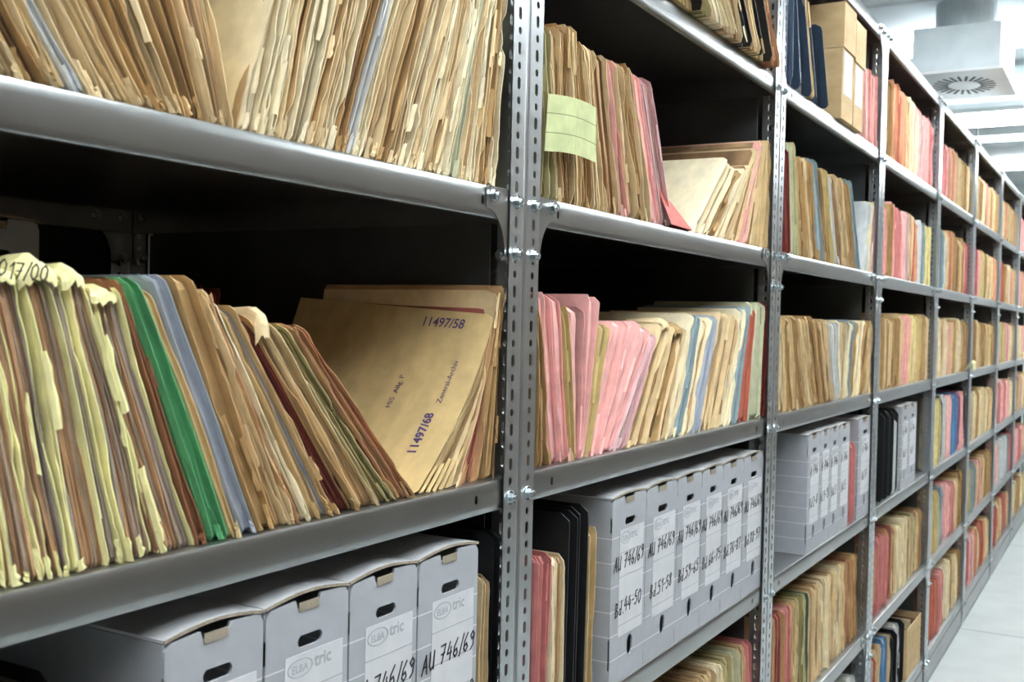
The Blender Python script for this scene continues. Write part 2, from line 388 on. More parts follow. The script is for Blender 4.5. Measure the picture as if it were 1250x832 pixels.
BAY = ['nearest', 'second', 'third', 'fourth', 'fifth', 'sixth', 'seventh', 'farthest']
def unit(i):
    xa, xb = PX[i], PX[i+1]; L = xb-xa
    lb = {0: 'nearest galvanised shelving bay, on the left, with yellow, green and grey-blue files',
          1: 'second galvanised shelving bay, holding pink files above six lettered grey boxes',
          2: 'third galvanised shelving bay, with kraft boxes on top and four grey boxes below',
          3: 'fourth galvanised shelving bay, black binders and two grey boxes below its tan files',
          4: 'fifth galvanised shelving bay along the aisle, with bright blue file on fourth shelf',
          5: 'sixth galvanised shelving bay, far along the aisle', 6: 'seventh galvanised shelving bay, far along the aisle, before the last',
          7: 'farthest galvanised shelving bay at the end of the aisle'}[i]
    t = empty('steel_shelving', (xa, 0, 0), lb, 'shelving', 'galvanised shelving bays in one long row')
    link('upright_post', POSTS[1], t, (0, 0, 0)); link('upright_post', POSTS[-1], t, (L, 0, 0))
    link('upright_post', POSTS[-1], t, (0, DEP+.004, 0), (0, 0, math.pi)); link('upright_post', POSTS[1], t, (L, DEP+.004, 0), (0, 0, math.pi))
    sm = shelf_mesh(L, DEP)
    for lv in (-1, 0, 1, 2, 3, 4, 5): link('shelf', sm, t, (0, 0.0, LV[lv]))
    MB().box((L-.0012, .05, .02), (L-.0004, DEP-.05, POST_TOP-.01)).build('side_panel', M_DARK, t)
    MB().box((.048, -.0008, .002), (L-.048, .0008, LV[5]-.043)).build('kick_plate', M_STEEL, t)
    for lv in (-1, 1, 4):
        for s, x in ((1, 0), (-1, L)):
            link('gusset_plate', GUS[s], t, (x, 0, LV[lv]))
            link('bolt', BOLT, t, (x+s*.082, -.0018, LV[lv]-.013)); link('bolt', BOLT, t, (x+s*.0245, -.004, LV[lv]-.016))
            if lv != -1: link('bolt', BOLT, t, (x+s*.0245, -.004, LV[lv]-.086))
            if i == 0 and lv == 1:
                link('gusset_plate', GUS[s], t, (x, DEP-.001, LV[lv]))
                for q in (.082, .027): link('bolt', BOLT, t, (x+s*q, DEP-.0028, LV[lv]-.016))
                link('bolt', BOLT, t, (x+s*.0245, DEP-.0028, LV[lv]-.086))
                for yq, zq in ((DEP-.03, .016), (DEP-.03, .086), (.03, .086)):
                    link('bolt', BOLT, t, (x+s*.003, yq, LV[lv]-zq), (0, 0, s*math.pi/2))
    for lv in (0, 2, 3, 5):
        for s, x in ((1, 0), (-1, L)): link('bolt', BOLT, t, (x+s*.0245, -.004, LV[lv]-.028))
    return t
for i in range(8): unit(i)

# ------------------------------------------------------------------ files
def C(*c): return lin(c)
ST = {
 'tan':   dict(c=(226,200,154), p=[(178,140,98),(160,124,86),(200,168,126),(146,112,78),(186,152,108)], nm='tan'),
 'dtan':  dict(c=(184,148,98), p=[(150,114,74),(136,102,66),(168,132,88),(128,96,62)], nm='brownish tan'),
 'cream': dict(c=(240,226,190), p=[(226,206,162),(198,164,118),(238,222,188),(210,182,138),(184,148,106)], nm='cream'),
 'yel':   dict(c=(240,232,170), p=[(184,142,104),(164,126,94),(172,150,130),(198,156,112),(150,116,88),(166,152,142)], nm='pale yellow'),
 'brown': dict(c=(138,92,62), p=[(126,90,66),(110,78,58),(142,106,76)], nm='brown'),
 'green': dict(c=(88,164,108), p=[(110,178,120),(150,180,130),(84,166,104)], nm='bright green'),
 'dgreen': dict(c=(70,96,80), p=[(66,88,74),(84,104,88)], nm='dark green'),
 'blue':  dict(c=(166,172,184), p=[(164,170,186),(150,157,174),(176,181,194)], nm='grey-blue'),
 'sky':   dict(c=(96,140,180), p=[(90,132,172),(110,150,184),(180,190,196)], nm='blue'),
 'dred':  dict(c=(196,160,112), p=[(112,48,42),(128,58,48),(92,38,34),(122,54,46)], nm='dark red and tan'),
 'olive': dict(c=(196,184,136), p=[(142,138,88),(118,112,74),(172,162,104),(150,132,88)], nm='olive'),
 'rtan':  dict(c=(190,146,104), p=[(156,84,72),(176,128,90),(138,66,58),(170,110,82)], nm='reddish tan'),
 'pink':  dict(c=(244,182,176), p=[(238,172,166),(246,194,186),(226,154,152),(240,204,190)], nm='pink'),
 'mauve': dict(c=(222,178,180), p=[(200,178,160),(214,170,170),(190,166,150)], nm='mauve pink'),
 'pinkt': dict(c=(236,176,166), p=[(190,152,110),(206,170,126),(176,136,98)], nm='pink-edged tan'),
 'rose':  dict(c=(206,128,124), p=[(200,126,120),(212,148,138),(186,112,106)], nm='rose red'),
 'red':   dict(c=(182,100,80), p=[(180,90,70),(196,112,88),(164,78,60)], nm='brick red'),
 'orange':dict(c=(214,156,120), p=[(206,146,112),(218,166,132),(192,132,100)], nm='orange tan'),
 'grey':  dict(c=(140,158,164), p=[(132,150,156),(170,176,172),(120,136,144)], nm='blue-grey'),
 'lgrey': dict(c=(206,208,208), p=[(210,208,200),(190,190,186),(222,220,212)], nm='light grey'),
 'sage':  dict(c=(190,190,158), p=[(176,176,142),(196,192,160),(160,158,128)], nm='sage green'),
 'dkred': dict(c=(118,44,38), p=[(108,40,36),(130,54,46)], nm='dark red'),
 'purple':dict(c=(136,92,118), p=[(128,86,110),(150,110,130)], nm='purple'),
 'mustard':dict(c=(204,180,120), p=[(190,162,106),(176,148,98),(206,184,130)], nm='mustard'),
 'lyel':  dict(c=(226,212,150), p=[(216,200,138),(200,180,124),(228,216,160)], nm='yellow'),
 'black': dict(c=(30,31,33), p=[(34,34,34),(120,112,96)], nm='black', plast=1),
 'blackt':dict(c=(32,32,32), p=[(190,164,116),(150,124,86),(206,184,138)], nm='black', plast=1),
 'navy':  dict(c=(44,58,76), p=[(40,52,70),(120,124,124)], nm='dark blue', plast=1),
 'mixed': dict(c=(198,166,118), p=[(176,138,98),(160,166,186),(190,156,112),(150,116,84),(170,134,96),(190,170,140)], nm='tan'),
 'kraft': dict(c=(206,178,130), p=[(198,168,120),(212,186,140)], nm='kraft brown'),
}
def vary(c, rng, a=.10):
    k = 1+rng.uniform(-a, a); w = rng.uniform(-a, a)*.35
    return (min(1, c[0]*k*(1+w)), min(1, c[1]*k), min(1, max(0, c[2]*k*(1-w))))
def rough_line(rng, n, amp, jag):
    """ragged edge offset at n heights"""
    o = []; p1, p2 = rng.uniform(0, 6.28), rng.uniform(0, 6.28); tear = 0; left = 0
    for i in range(n):
        if left <= 0:
            left = rng.randint(2, max(3, n//3)); tear = rng.uniform(0, jag)*(rng.random() < .45)
        left -= 1
        v = amp*(.9*math.sin(p1+i*7.0/n)+.6*math.sin(p2+i*17.0/n))+rng.uniform(-1, 1)*amp*.35
        o.append(v+tear)
    return o
def leaf(mb, xf, y, thick, h, seg, col, yf, yb, curl, rr=.008, z0=0.0, kz=0.0, u0=0.0, back=False):
    """one standing sheet or board: xf(z) centre line, front edge y+yf[i], curl[i] bends the front edge sideways"""
    vs, st, fs = [], [], []
    for i in range(seg+1):
        tt = i/seg
        z = z0+(h-z0)*(tt if seg < 6 else (.5*tt+.5*(.5-.5*math.cos(math.pi*tt))))
        cut = 0.0
        if z > h-rr: q = (z-(h-rr))/rr; cut = rr*(1-math.sqrt(max(0, 1-q*q)))
        if z < rr*.5: q = 1-z/(rr*.5); cut = max(cut, .5*rr*(1-math.sqrt(max(0, 1-q*q))))
        yy = y+yf[i]+cut; x = xf(z); cu = curl[i]
        for sgn in (-1, 1):
            for dy, k in ((0, 1), (.006, .5), (.02, .1), (None, 0)):
                py = yb if dy is None else yy+dy
                vs.append((x+sgn*thick/2+cu*k, py, z+kz*(py-y))); st.append((u0+sgn*thick/2, py, z))
    for i in range(seg):
        a, b = i*8, (i+1)*8
        for k in range(3):
            fs.append((a+k+1, a+k, b+k, b+k+1)); fs.append((a+4+k, a+5+k, b+5+k, b+4+k))
        fs.append((a, a+4, b+4, b))
        if back: fs.append((a+7, a+3, b+3, b+7))
    a = seg*8
    for k in range(3): fs.append((a+k, a+4+k, a+5+k, a+k+1))
    mb.add(vs, fs, 0, col, st)
def flap(mb, xf, y, z0, z1, wid, sg, col, rng, u0, seg=3, out=.003):
    """torn strip of the cover folded sideways over the page edges"""
    n = max(2, seg); vs = []; fs = []
    skew = rng.uniform(-.004, .004)
    for i in range(n+1):
        tt = i/n; z = z0+(z1-z0)*tt
        w = wid*(1-.25*tt)+rng.uniform(-.0012, .0012)
        e = rng.uniform(-.0015, .0015)
        x = xf(z)
        for dx, dy in ((0, 0), (w*.5, -out), (w, -out*.4+e)):
            for o in (0, .0008):
                vs.append((x+sg*dx, y+dy+o, z+skew*dx/max(wid, 1e-4)))
    for i in range(n):
        a, b = i*6, (i+1)*6
        for k in (0, 2):
            fs.append((a+k, a+k+2, b+k+2, b+k)); fs.append((a+k+1, b+k+1, b+k+3, a+k+3))
        fs.append((a+4, a+5, b+5, b+4))
    for a in (0, n*6):
        for k in (0, 2): fs.append((a+k, a+k+1, a+k+3, a+k+2))
    mb.add(vs, fs, 0, col, [(u0, p[1], p[2]) for p in vs])
def crown(mb, xl, xr, y, h, col, rng, lift=.012, droop=.014, depth=.075):
    """cover paper bowed across the top of a thick file, front edge curling down"""
    nx, rows = 9, ((-.007, -droop), (-.006, -droop*.4), (0.0, .3*lift), (.012, lift), (.035, lift*.8), (depth, lift*.3))
    vs = []; fs = []
    ph = rng.uniform(0, 6)
    for j, (dy, dz) in enumerate(rows):
        for i in range(nx+1):
            tt = i/nx; bow = math.sin(math.pi*tt)**.55
            x = xl+(xr-xl)*tt; rag = (rng.uniform(-.003, .003) if j == 0 else rng.uniform(-.0008, .0008))
            z = h+dz*(.35+.65*bow if j > 1 else 1)+bow*lift*.8+rag+.0015*math.sin(ph+i*1.3)
            vs.append((x, y+dy*(.4+.6*bow) if j < 2 else y+dy, z))
    m_ = len(vs); vs += [(x, yy+.0008, z-.0006) for x, yy, z in vs]
    w = nx+1
    for j in range(len(rows)-1):
        for i in range(nx):
            a = j*w+i; fs.append((a, a+1, a+w+1, a+w)); fs.append((a+m_, a+w+m_, a+w+1+m_, a+1+m_))
    for i in range(nx): fs.append((i, i+m_, i+1+m_, i+1))
    mb.add(vs, fs, 0, col, [(x, yy, z) for x, yy, z in vs])

for _s in ST.values():            # aged, slightly faded stock
    def _soft(c, k=.05):
        g = .35*c[0]+.45*c[1]+.2*c[2]; return tuple(min(246, (v*(1-k)+g*k)*1.03) for v in c)
    if not _s.get('plast'): _s['c'] = _soft(_s['c']); _s['p'] = [_soft(c) for c in _s['p']]
NFILE = 0; FARB = MB()
def archive_file(label, group, style, xl, xr, sl, sr, zs, h, det, y0=.012, depth=.245, rag=1.0, crn=False, bend=0.0, cat='file', kz=0.0, seed=None, flaps=None, bay_far=False, spine=False):
    """standing paper file between xl and xr at its foot, sides leaning by slopes sl and sr"""
    global NFILE
    NFILE += 1
    mid = (xl+xr)/2; bi = max(k for k in range(len(PX)-1) if PX[k] <= mid or k == 0); mg = .009 if y0 > .002 else .0445; lo, hi = PX[bi]+mg, PX[bi+1]-mg
    xl, xr = min(max(xl, lo), hi-.008), min(max(xr, lo+.008), hi)
    if xr-xl < .008: xl = xr-.008
    sl = (min(max(xl+sl*h, lo), hi)-xl)/h; sr = (min(max(xr+sr*h, lo), hi)-xr)/h
    rng = random.Random(seed if seed is not None else 1000+NFILE)
    S = ST[style]; cc = lin(S['c']); plast = S.get('plast')
    w = xr-xl; gap = min(.0012, w*.04); xl += gap; xr -= gap; w = xr-xl
    ox = (xl+xr)/2; xl -= ox; xr -= ox
    seg = {3: 26, 2: 16, 1: 10, 0: 6}[det]
    A = rng.uniform(.0006, .0022)*(0 if plast else 1)*min(1, w/.02); ph = rng.uniform(0, 6.28)
    bd = bend+rng.uniform(-.003, .003)*(0 if plast else 1)
    def xf_at(u):
        b = xl+u*w; s = sl+(sr-sl)*u
        return lambda z: b+s*z+bd*math.sin(math.pi*min(1, z/h))+A*math.sin(ph+z*34)*(z/h)
    ct = .0026 if plast else min(.0014, w*.12)
    ctv = ct if det >= 1 else max(ct, .0016)
    cov, pag, flps = MB(), MB(), []
    # page block
    npg = {3: max(4, min(20, int(w/.0019))), 2: max(3, min(12, int(w/.003))), 1: max(2, min(6, int(w/.006))), 0: max(2, min(4, int(w/.010)))}[det]
    us = [0]+sorted(rng.random() for _ in range(npg-1))+[1]
    us = [.5*a+.5*(k/npg) for k, a in enumerate(us)]
    m0 = (ctv+.0003)/w
    inset = .014 if plast else (.0004 if style == 'yel' else rng.uniform(.001, .005))
    pcol = [lin(c) for c in S['p']]
    hp = h-rng.uniform(.002, .008)*(2.2 if plast else 1)
    last = rng.choice(pcol)
    if spine:
        npg = 0; th = (w-2*ctv)*.96; yf = [.0035+v for v in rough_line(rng, seg+1, .0008, 0)]; d0 = rng.uniform(-.12, .12)
        leaf(cov, xf_at(.5), 0, th, h-.004, seg, vary(cc, rng, .05), yf, depth-.004, rough_line(rng, seg+1, .0006, 0), .014, 0, kz, ox)
    for k in range(npg):
        ua, ub = m0+us[k]*(1-2*m0), m0+us[k+1]*(1-2*m0)
        if rng.random() < .6: last = rng.choice(pcol)
        th = (ub-ua)*w*.97
        yo = inset+rng.uniform(0, .005)
        yf = [yo+v for v in rough_line(rng, seg+1, .0006*rag, .003*rag)]
        if rng.random() < (.03 if style == 'yel' else .14)*rag and not plast:     # a wrapper edge standing proud among the pages
            yf = [v-.005 for v in yf]; colr = vary(cc, rng)
        else: colr = vary(last, rng)
        cu = [v for v in rough_line(rng, seg+1, .0003*rag, 0)]
        leaf(pag, xf_at((ua+ub)/2), 0, th, hp-rng.uniform(0, .004), seg, colr, yf, depth-.004, cu, .006, 0, kz, ox+(ua+ub)/2*w)
    # cover boards
    for u, sg in ((ct/2/w, -1), (1-ct/2/w, 1)):
        pr = (rng.uniform(-.0028, -.001) if style == 'yel' else rng.uniform(-.006, -.001)) if not plast else -.004
        if plast: yf = [pr]*(seg+1); cu = [0]*(seg+1)
        else:
            yf = [pr+v for v in rough_line(rng, seg+1, .0013*rag, .006*rag)]
            c0 = rng.uniform(-.2, 1)*.004*min(1, w/.012)
            cu = [(-sg)*(c0+v) for v in rough_line(rng, seg+1, .0012*rag*min(1, w/.012), 0)]
        leaf(cov, xf_at(u), 0, ctv, h-rng.uniform(0, .005)*(0 if plast else 1), seg, vary(cc, rng, .05), yf, depth, cu, .016 if plast else rng.choice((.004, .01, .016)), 0, kz, ox+u*w, True)
    if plast:       # spine board at the rear
        cov.box((xl, depth-.004, 0), (xr, depth-.001, .004), 0, cc)
    # torn flaps
    if not plast and det >= 1:
        nf = flaps if flaps is not None else {3: 3, 2: 2, 1: 1}[det]
        for k in range(nf):
            u = rng.choice((ct/w, 1-ct/w, rng.uniform(.1, .9))); sg = 1 if u < .5 else -1
            zl = rng.choice((0, 0, rng.uniform(0, h*.8))); ln = rng.uniform(.008, .028) if zl == 0 else rng.uniform(.02, .08)
            wd_ = min(w*.6, rng.uniform(.003, .008))
            flp = MB(); flps.append(('torn_flap', flp))
            flap(flp, xf_at(u), -.0035 if u in (ct/w, 1-ct/w) else -.001, zl+.0005, min(h*.97, zl+ln), wd_, sg, vary(cc, rng, .06), rng, ox+u*w, 3 if det < 3 else 5, rng.uniform(.001, .004))
    if crn:
        flp = MB(); flps.append(('curled_top', flp))
        crown(flp, xf_at(0)(h), xf_at(1)(h), 0, h-.006, vary(cc, rng, .04), rng, *(crn if isinstance(crn, tuple) else ()))
    mc = M_PLAST if plast else M_COVER
    cat_ = 'binder' if plast and cat == 'file' else cat
    nm = {'file': 'archive_file', 'binder': 'ring_binder'}.get(cat_, 'archive_file')
    if det >= 1:
        t = empty(nm, (ox, y0, zs), label, cat_, group)
        cov.build('cover', mc, t)
        if pag.v: pag.build('page_block', M_PAGE, t)
        for nm_, q in flps: q.build(nm_, M_COVER, t)
    else:
        if bay_far:
            for q, mi in ((cov, 1), (pag, 0)):
                o = len(FARB.v); FARB.v += [(a_+ox, b_+y0, c_+zs) for a_, b_, c_ in q.v]; FARB.f += [tuple(i+o for i in f) for f in q.f]; FARB.m += [mi]*len(q.f); FARB.c += q.c; FARB.s += q.s
            return None, None
        for q in (cov,):
            o = len(pag.v); pag.v += q.v; pag.f += [tuple(i+o for i in f) for f in q.f]; pag.m += [1]*len(q.f); pag.c += q.c; pag.s += q.s
        t = tag(pag.build(nm, [M_PAGE, mc], loc=(ox, y0, zs)), label, cat_, group)
    t['_xf'] = 0; del t['_xf']
    return t, (lambda u, z: xf_at(u)(z)+ox)

ORD = ['first', 'second', 'third', 'fourth', 'fifth', 'sixth', 'seventh', 'eighth', 'ninth', 'tenth', 'eleventh', 'twelfth', 'thirteenth', 'fourteenth', 'fifteenth', 'sixteenth',
       'seventeenth', 'eighteenth', 'nineteenth', 'twentieth', 'twenty-first', 'twenty-second', 'twenty-third', 'twenty-fourth', 'twenty-fifth', 'twenty-sixth', 'twenty-seventh',
       'twenty-eighth', 'twenty-ninth', 'thirtieth', 'thirty-first', 'thirty-second', 'thirty-third', 'thirty-fourth', 'thirty-fifth', 'thirty-sixth', 'thirty-seventh', 'thirty-eighth']
SHN = {0: 'highest stocked shelf', 1: 'shelf above eye level', 2: 'eye-level shelf', 3: 'shelf with grey boxes', 4: 'fifth shelf down', 5: 'bottom shelf'}
def shelf_name(lv, bay):
    s = {0: 'highest stocked shelf', 1: 'shelf above eye level', 2: 'eye-level shelf', 3: 'shelf below eye level', 4: 'second lowest shelf', 5: 'bottom shelf'}[lv]
    return s
def interp(tab, x):
    if x <= tab[0][0]: return tab[0][1]
    for (a, va), (b, vb) in zip(tab, tab[1:]):
        if x <= b: return va+(vb-va)*(x-a)/(b-a)
    return tab[-1][1]
def cell(bay, lv, x0px, tilts, files, det, y0=.012, hdef=.262, kw={}, off=0):
    """files of one shelf: each (right edge column at the foot, top row or None, style, extras)"""
    zs = LV[lv]+.0003; Y = y0
    tab = []
    for (b, tx, ty) in tilts:
        P = atY(tx, ty, Y); X = bx(b, Y, zs); tab.append((X, (P[0]-X)/(P[2]-zs)))
    tab.sort()
    xl = bx(x0px, Y, zs); out = []
    for k, f in enumerate(files):
        r, ty, sty = f[:3]; ex = dict(f[3]) if len(f) > 3 else {}
        xr = bx(r, Y, zs); sl, sr = interp(tab, xl), interp(tab, xr)
        if 'sl' in ex: sl = ex.pop('sl')
        if 'sr' in ex: sr = ex.pop('sr')
        h = hy(ty, (xl+xr)/2, (sl+sr)/2, Y, zs) if ty is not None else hdef
        h = max(.14, min(.345, h))
        wd_ = (xr-xl); size = 'thin ' if wd_ < .016 else ('thick ' if wd_ > .036 else '')
        what = 'binder' if ST[sty].get('plast') else 'paper file'
        lb = ex.pop('lb', None) or '%s%s %s, %s from left on %s, %s bay' % (size, ST[sty]['nm'], what, (ORD[k+off] if k+off >= 0 else 'before the first'), shelf_name(lv, bay), BAY[bay])
        a = dict(kw); a.update(ex)
        if 'X' in a: a.pop('X')
        o = archive_file(lb, 'files on the %s of the %s bay' % (shelf_name(lv, bay), BAY[bay]), sty, xl, xr, sl, sr, zs, h, det, y0=Y, **a)
        out.append((o, xl, xr)); xl = xr
    return out

# ---- nearest bay, shelf above eye level
c01 = cell(0, 1, -48, [(-120, -160, 0), (58, 3, 0), (159, 93, 0), (222, 172, 0), (287, 257, 0)],
 [(-20, None, 'tan'), (4, None, 'lgrey', dict(lb='thin bluish white file at left edge of shelf above eye level', rag=.3)),
  (30, None, 'tan'), (58, None, 'dtan'), (80, None, 'tan'), (103, None, 'lgrey', dict(rag=.8)), (126, None, 'tan'), (159, None, 'tan'), (185, None, 'tan'), (203, None, 'dtan'),
  (222, None, 'tan'), (254, None, 'dtan'), (287, None, 'tan', dict(lb='tan file with clear brown side, last of the left-leaning files above eye level'))],
 3, off=-1, hdef=.275, kw=dict(flaps=4))
cell(0, 1, 290, off=12, tilts=[(290, 328, 0), (323, 356, 0), (418, 466, 0), (495, 547, 0), (544, 584, 0), (601, 617, 0)],
 files=[(311, None, 'cream', dict(lb='cream file, first of the right-leaning files above eye level, nearest bay')), (323, None, 'cream', {}), (332, None, 'cream', {}), (347, None, 'tan', {}), (368, None, 'cream', {}), (381, None, 'tan', {}),
  (394, None, 'tan', {}), (404, None, 'cream', {}), (418, None, 'dtan', {}), (424, None, 'lgrey', dict(rag=.3, lb='very thin light grey file between tan files above eye level, nearest bay')),
  (437, None, 'cream', {}), (454, None, 'tan', {}), (468, None, 'dtan', {}), (481, None, 'tan', {}), (495, None, 'cream', {}), (504, None, 'tan', {}), (514, None, 'cream', {}),
  (529, None, 'tan', {}), (537, None, 'cream', {}), (548, None, 'cream', {}), (555, None, 'sage', dict(rag=.6, lb='thin pale green file among cream files above eye level, nearest bay')), (566, None, 'tan', {}), (576, None, 'cream', {}),
  (585, None, 'tan', {}), (594, None, 'dtan', {}), (601, None, 'cream', dict(lb='cream file at the right end above eye level, against first post'))],
 det=3, hdef=.278, kw=dict(flaps=4))

# ---- nearest bay, eye-level shelf
EY = cell(0, 2, -70, [(-70, -140, 330), (-20, -95, 330), (52, -30, 330), (90, 22, 330), (150, 72, 330), (191, 103, 335), (238, 141, 350), (256, 145, 333), (279, 163, 335), (312, 199, 331), (334, 227, 331),
   (382, 262, 366), (405, 283, 375), (437, 305, 382), (462, 328, 390), (483, 349, 396), (505, 371, 395)],
 [(-30, 315, 'yel', dict(crn=(.004, .008))), (8, 318, 'yel', dict(crn=(.004, .008), lb='pale yellow file at the left edge of the eye-level shelf')), (52, 322, 'yel', dict(crn=(.004, .010), flaps=4, lb='thick pale yellow file with inked number on its curled top')),
  (90, 326, 'yel', dict(crn=(.004, .008), flaps=4, lb='pale yellow file right of the one with the inked number')),
  (150, 328, 'yel', dict(crn=(.010, .010), flaps=5, lb='thick pale yellow file with high rolled top, second right of inked file')),
  (191, 332, 'yel', dict(crn=(.007, .010), flaps=4, lb='thick pale yellow file with blotched brown pages, second left of brown folder')),
  (238, 350, 'yel', dict(crn=(.004, .010), flaps=4, lb='rightmost pale yellow file, touching the brown folder')),
  (256, 335, 'brown', dict(spine=True, rag=.3, lb='smooth brown folder between the yellow files and green folder')),
  (279, 334, 'green', dict(spine=True, rag=.3, flaps=2, lb='bright green folder leaning on the eye-level shelf')),
  (294, 349, 'kraft', dict(spine=True, rag=.3, flaps=2, lb='short tan folder between the green folder and grey-blue folder')),
  (312, 331, 'blue', dict(spine=True, rag=.15, flaps=1, lb='smooth grey-blue folder beside green and tan folders')),
  (334, 332, 'dtan', dict(spine=True, rag=.6, flaps=4, lb='brownish tan file directly right of the grey-blue folder')),
  (346, 337, 'dred', {}), (358, 347, 'tan', {}), (370, 352, 'rtan', {}), (382, 362, 'cream', {}),
  (405, 372, 'mixed', dict(rag=1, lb='worn file with grey-blue and tan sheets in the middle of eye-level shelf')),
  (437, 381, 'dred', dict(flaps=3, lb='thick file with dark red pages, left of the olive file')),
  (462, 388, 'tan', dict(crn=(.01, .02), lb='tan file with torn white flaps on its top, nearest bay')), (483, 394, 'olive', dict(lb='olive green file, second left of the big manila folder')),
  (505, 392, 'rtan', dict(lb='reddish tan file resting against the big manila folder'))],
 3, y0=.010, off=-1, kw=dict(depth=.25))

# the big manila folder whose front face shows, leaning right
def manila():
    zs = LV[2]+.0003; Y = .012
    xb = bx(508, Y, zs); top = atY(604, 384, Y); h = top[2]-zs
    s = (top[0]-xb)/h
    rng = random.Random(5)
    t = empty('archive_file', (xb, Y, zs), 'big manila folder with purple stamped numbers, wide face showing', 'file', 'files on the eye-level shelf of the nearest bay')
    kz = -.02; cc = lin((214, 186, 132)); B = .022
    seg = 26
    def xf(off, so):
        return lambda z: off+(s+so)*z+B*math.sin(math.pi*min(1, z/h))
    rearY = .34
    mb = MB(); leaf(mb, xf(0, 0), 0, .0014, h, seg, cc, [0]*(seg+1), rearY, [0]*(seg+1), .012, 0, 0.0, 0, True)
    # rear edge of the face rises a little
    mb.v = [(x, y, z+.020*max(0, y)/rearY*(z/h)) for x, y, z in mb.v]
    mb.build('cover', M_COVER, t)
    pg = MB(); xo = .004
    for k in range(11):
        th = .0032; c = lin(rng.choice([(214, 194, 150), (176, 146, 102), (150, 120, 84), (196, 170, 124)]))
        leaf(pg, xf(xo+k*.0070, -k*.0062/h), 0, th, h-.006-k*.0035, seg, c, [.004+v for v in rough_line(rng, seg+1, .0008, .003)], rearY-.01, rough_line(rng, seg+1, .0005, 0), .012, 0, 0, k*.004)
    pg.build('page_block', M_PAGE, t)
    for k in range(5):
        fl = MB()
        flap(fl, xf(.004+k*.014, -k*.0124/h), -.001, .001, rng.uniform(.015, .05), rng.uniform(.004, .008), 1, cc, rng, 0, 4)
        fl.build('torn_flap', M_COVER, t)
    # stamped writing laid on the bowed face
    def surf(y, zw):
        z = zw
        for _ in range(4): z = zw/(1+.020*max(0, y)/rearY/h)
        return xf(0, 0)(z)-.0007-.0006
    def hit(px, py):
        X = xb+.1
        for _ in range(25):
            P = atX(px, py, X); X = .5*X+.5*(xb+surf(P[1]-Y, P[2]-zs))
        return P[1]-Y, P[2]-zs
    sc = math.sqrt(1+s*s)
    def stamp(txt, p0, p1, hpx, bold=0.0, name='stamped_number'):
        a0, a1 = hit(*p0), hit(*p1)
        A0 = np.array([-a0[0], a0[1]*sc]); A1 = np.array([-a1[0], a1[1]*sc]); d = A1-A0; L = np.linalg.norm(d); d /= L; nrm = np.array([-d[1], d[0]])
        me = text_mesh(txt, bold); xs = [v.co.x for v in me.vertices]; x0_, x1_ = min(xs), max(xs); k = L/(x1_-x0_)
        vs = []
        for v in me.vertices:
            q = A0+d*(v.co.x-x0_)*k+nrm*v.co.y*k*hpx
            yy, zz = -q[0], q[1]/sc
            vs.append((surf(yy, zz)-v.co.z*0, yy, zz))
        m2 = MB(); m2.add(vs, [tuple(p.vertices) for p in me.polygons]); m2.build(name, M_STAMP, t)
    stamp('11497/58', (516, 397), (565, 401), 1.25, .012)
    stamp('MIS  Allg. P.', (476, 497), (495, 456), .95, .0, 'stamped_text')
    stamp('11497/68', (507, 552), (530, 504), 1.1, .03)
    stamp('Zentral-Archiv', (538, 492), (560, 440), 1.0, .0, 'stamped_text')
_TX = {}
def text_mesh(txt, bold=0.0):
    k = (txt, bold)
    if k in _TX: return _TX[k]
    cu = bpy.data.curves.new('t', 'FONT'); cu.body = txt; cu.size = 1; cu.resolution_u = 3; cu.offset = bold
    o = bpy.data.objects.new('t', cu); COL.objects.link(o)
    dg = bpy.context.evaluated_depsgraph_get(); me = bpy.data.meshes.new_from_object(o.evaluated_get(dg))
    bpy.data.objects.remove(o); _TX[k] = me; return me
manila()
cell(0, 2, 541, [(541, 604, 392), (557, 606, 360), (578, 609, 350), (611, 611, 347)],
 [(556, 352, 'tan', dict(lb='tan file right behind the big manila folder', bend=.012, depth=.30)), (578, 348, 'rtan', dict(bend=.008, lb='reddish file between tan files at the first post, eye level', rag=.5, depth=.30)),
  (590, 347, 'dtan', dict(lb='brownish tan file second from the first post, eye-level shelf', rag=.4, depth=.30)), (604, 347, 'dtan', dict(lb='brownish tan file against the first post, eye-level shelf', rag=.4, depth=.30))],
 3, y0=.014)
# rear row glimpsed behind the near files
archive_file('reddish brown file lying far back behind the leaning tan files', 'files on the rear half of the eye-level shelf', 'dkred', -.21, -.17, .1, .1, LV[2]+.0003, .262, 2, y0=.46, depth=.25, rag=.6)
archive_file('second reddish brown file far back in the nearest bay', 'files on the rear half of the eye-level shelf', 'red', -.165, -.12, .1, .1, LV[2]+.0003, .255, 2, y0=.47, depth=.25, rag=.6)

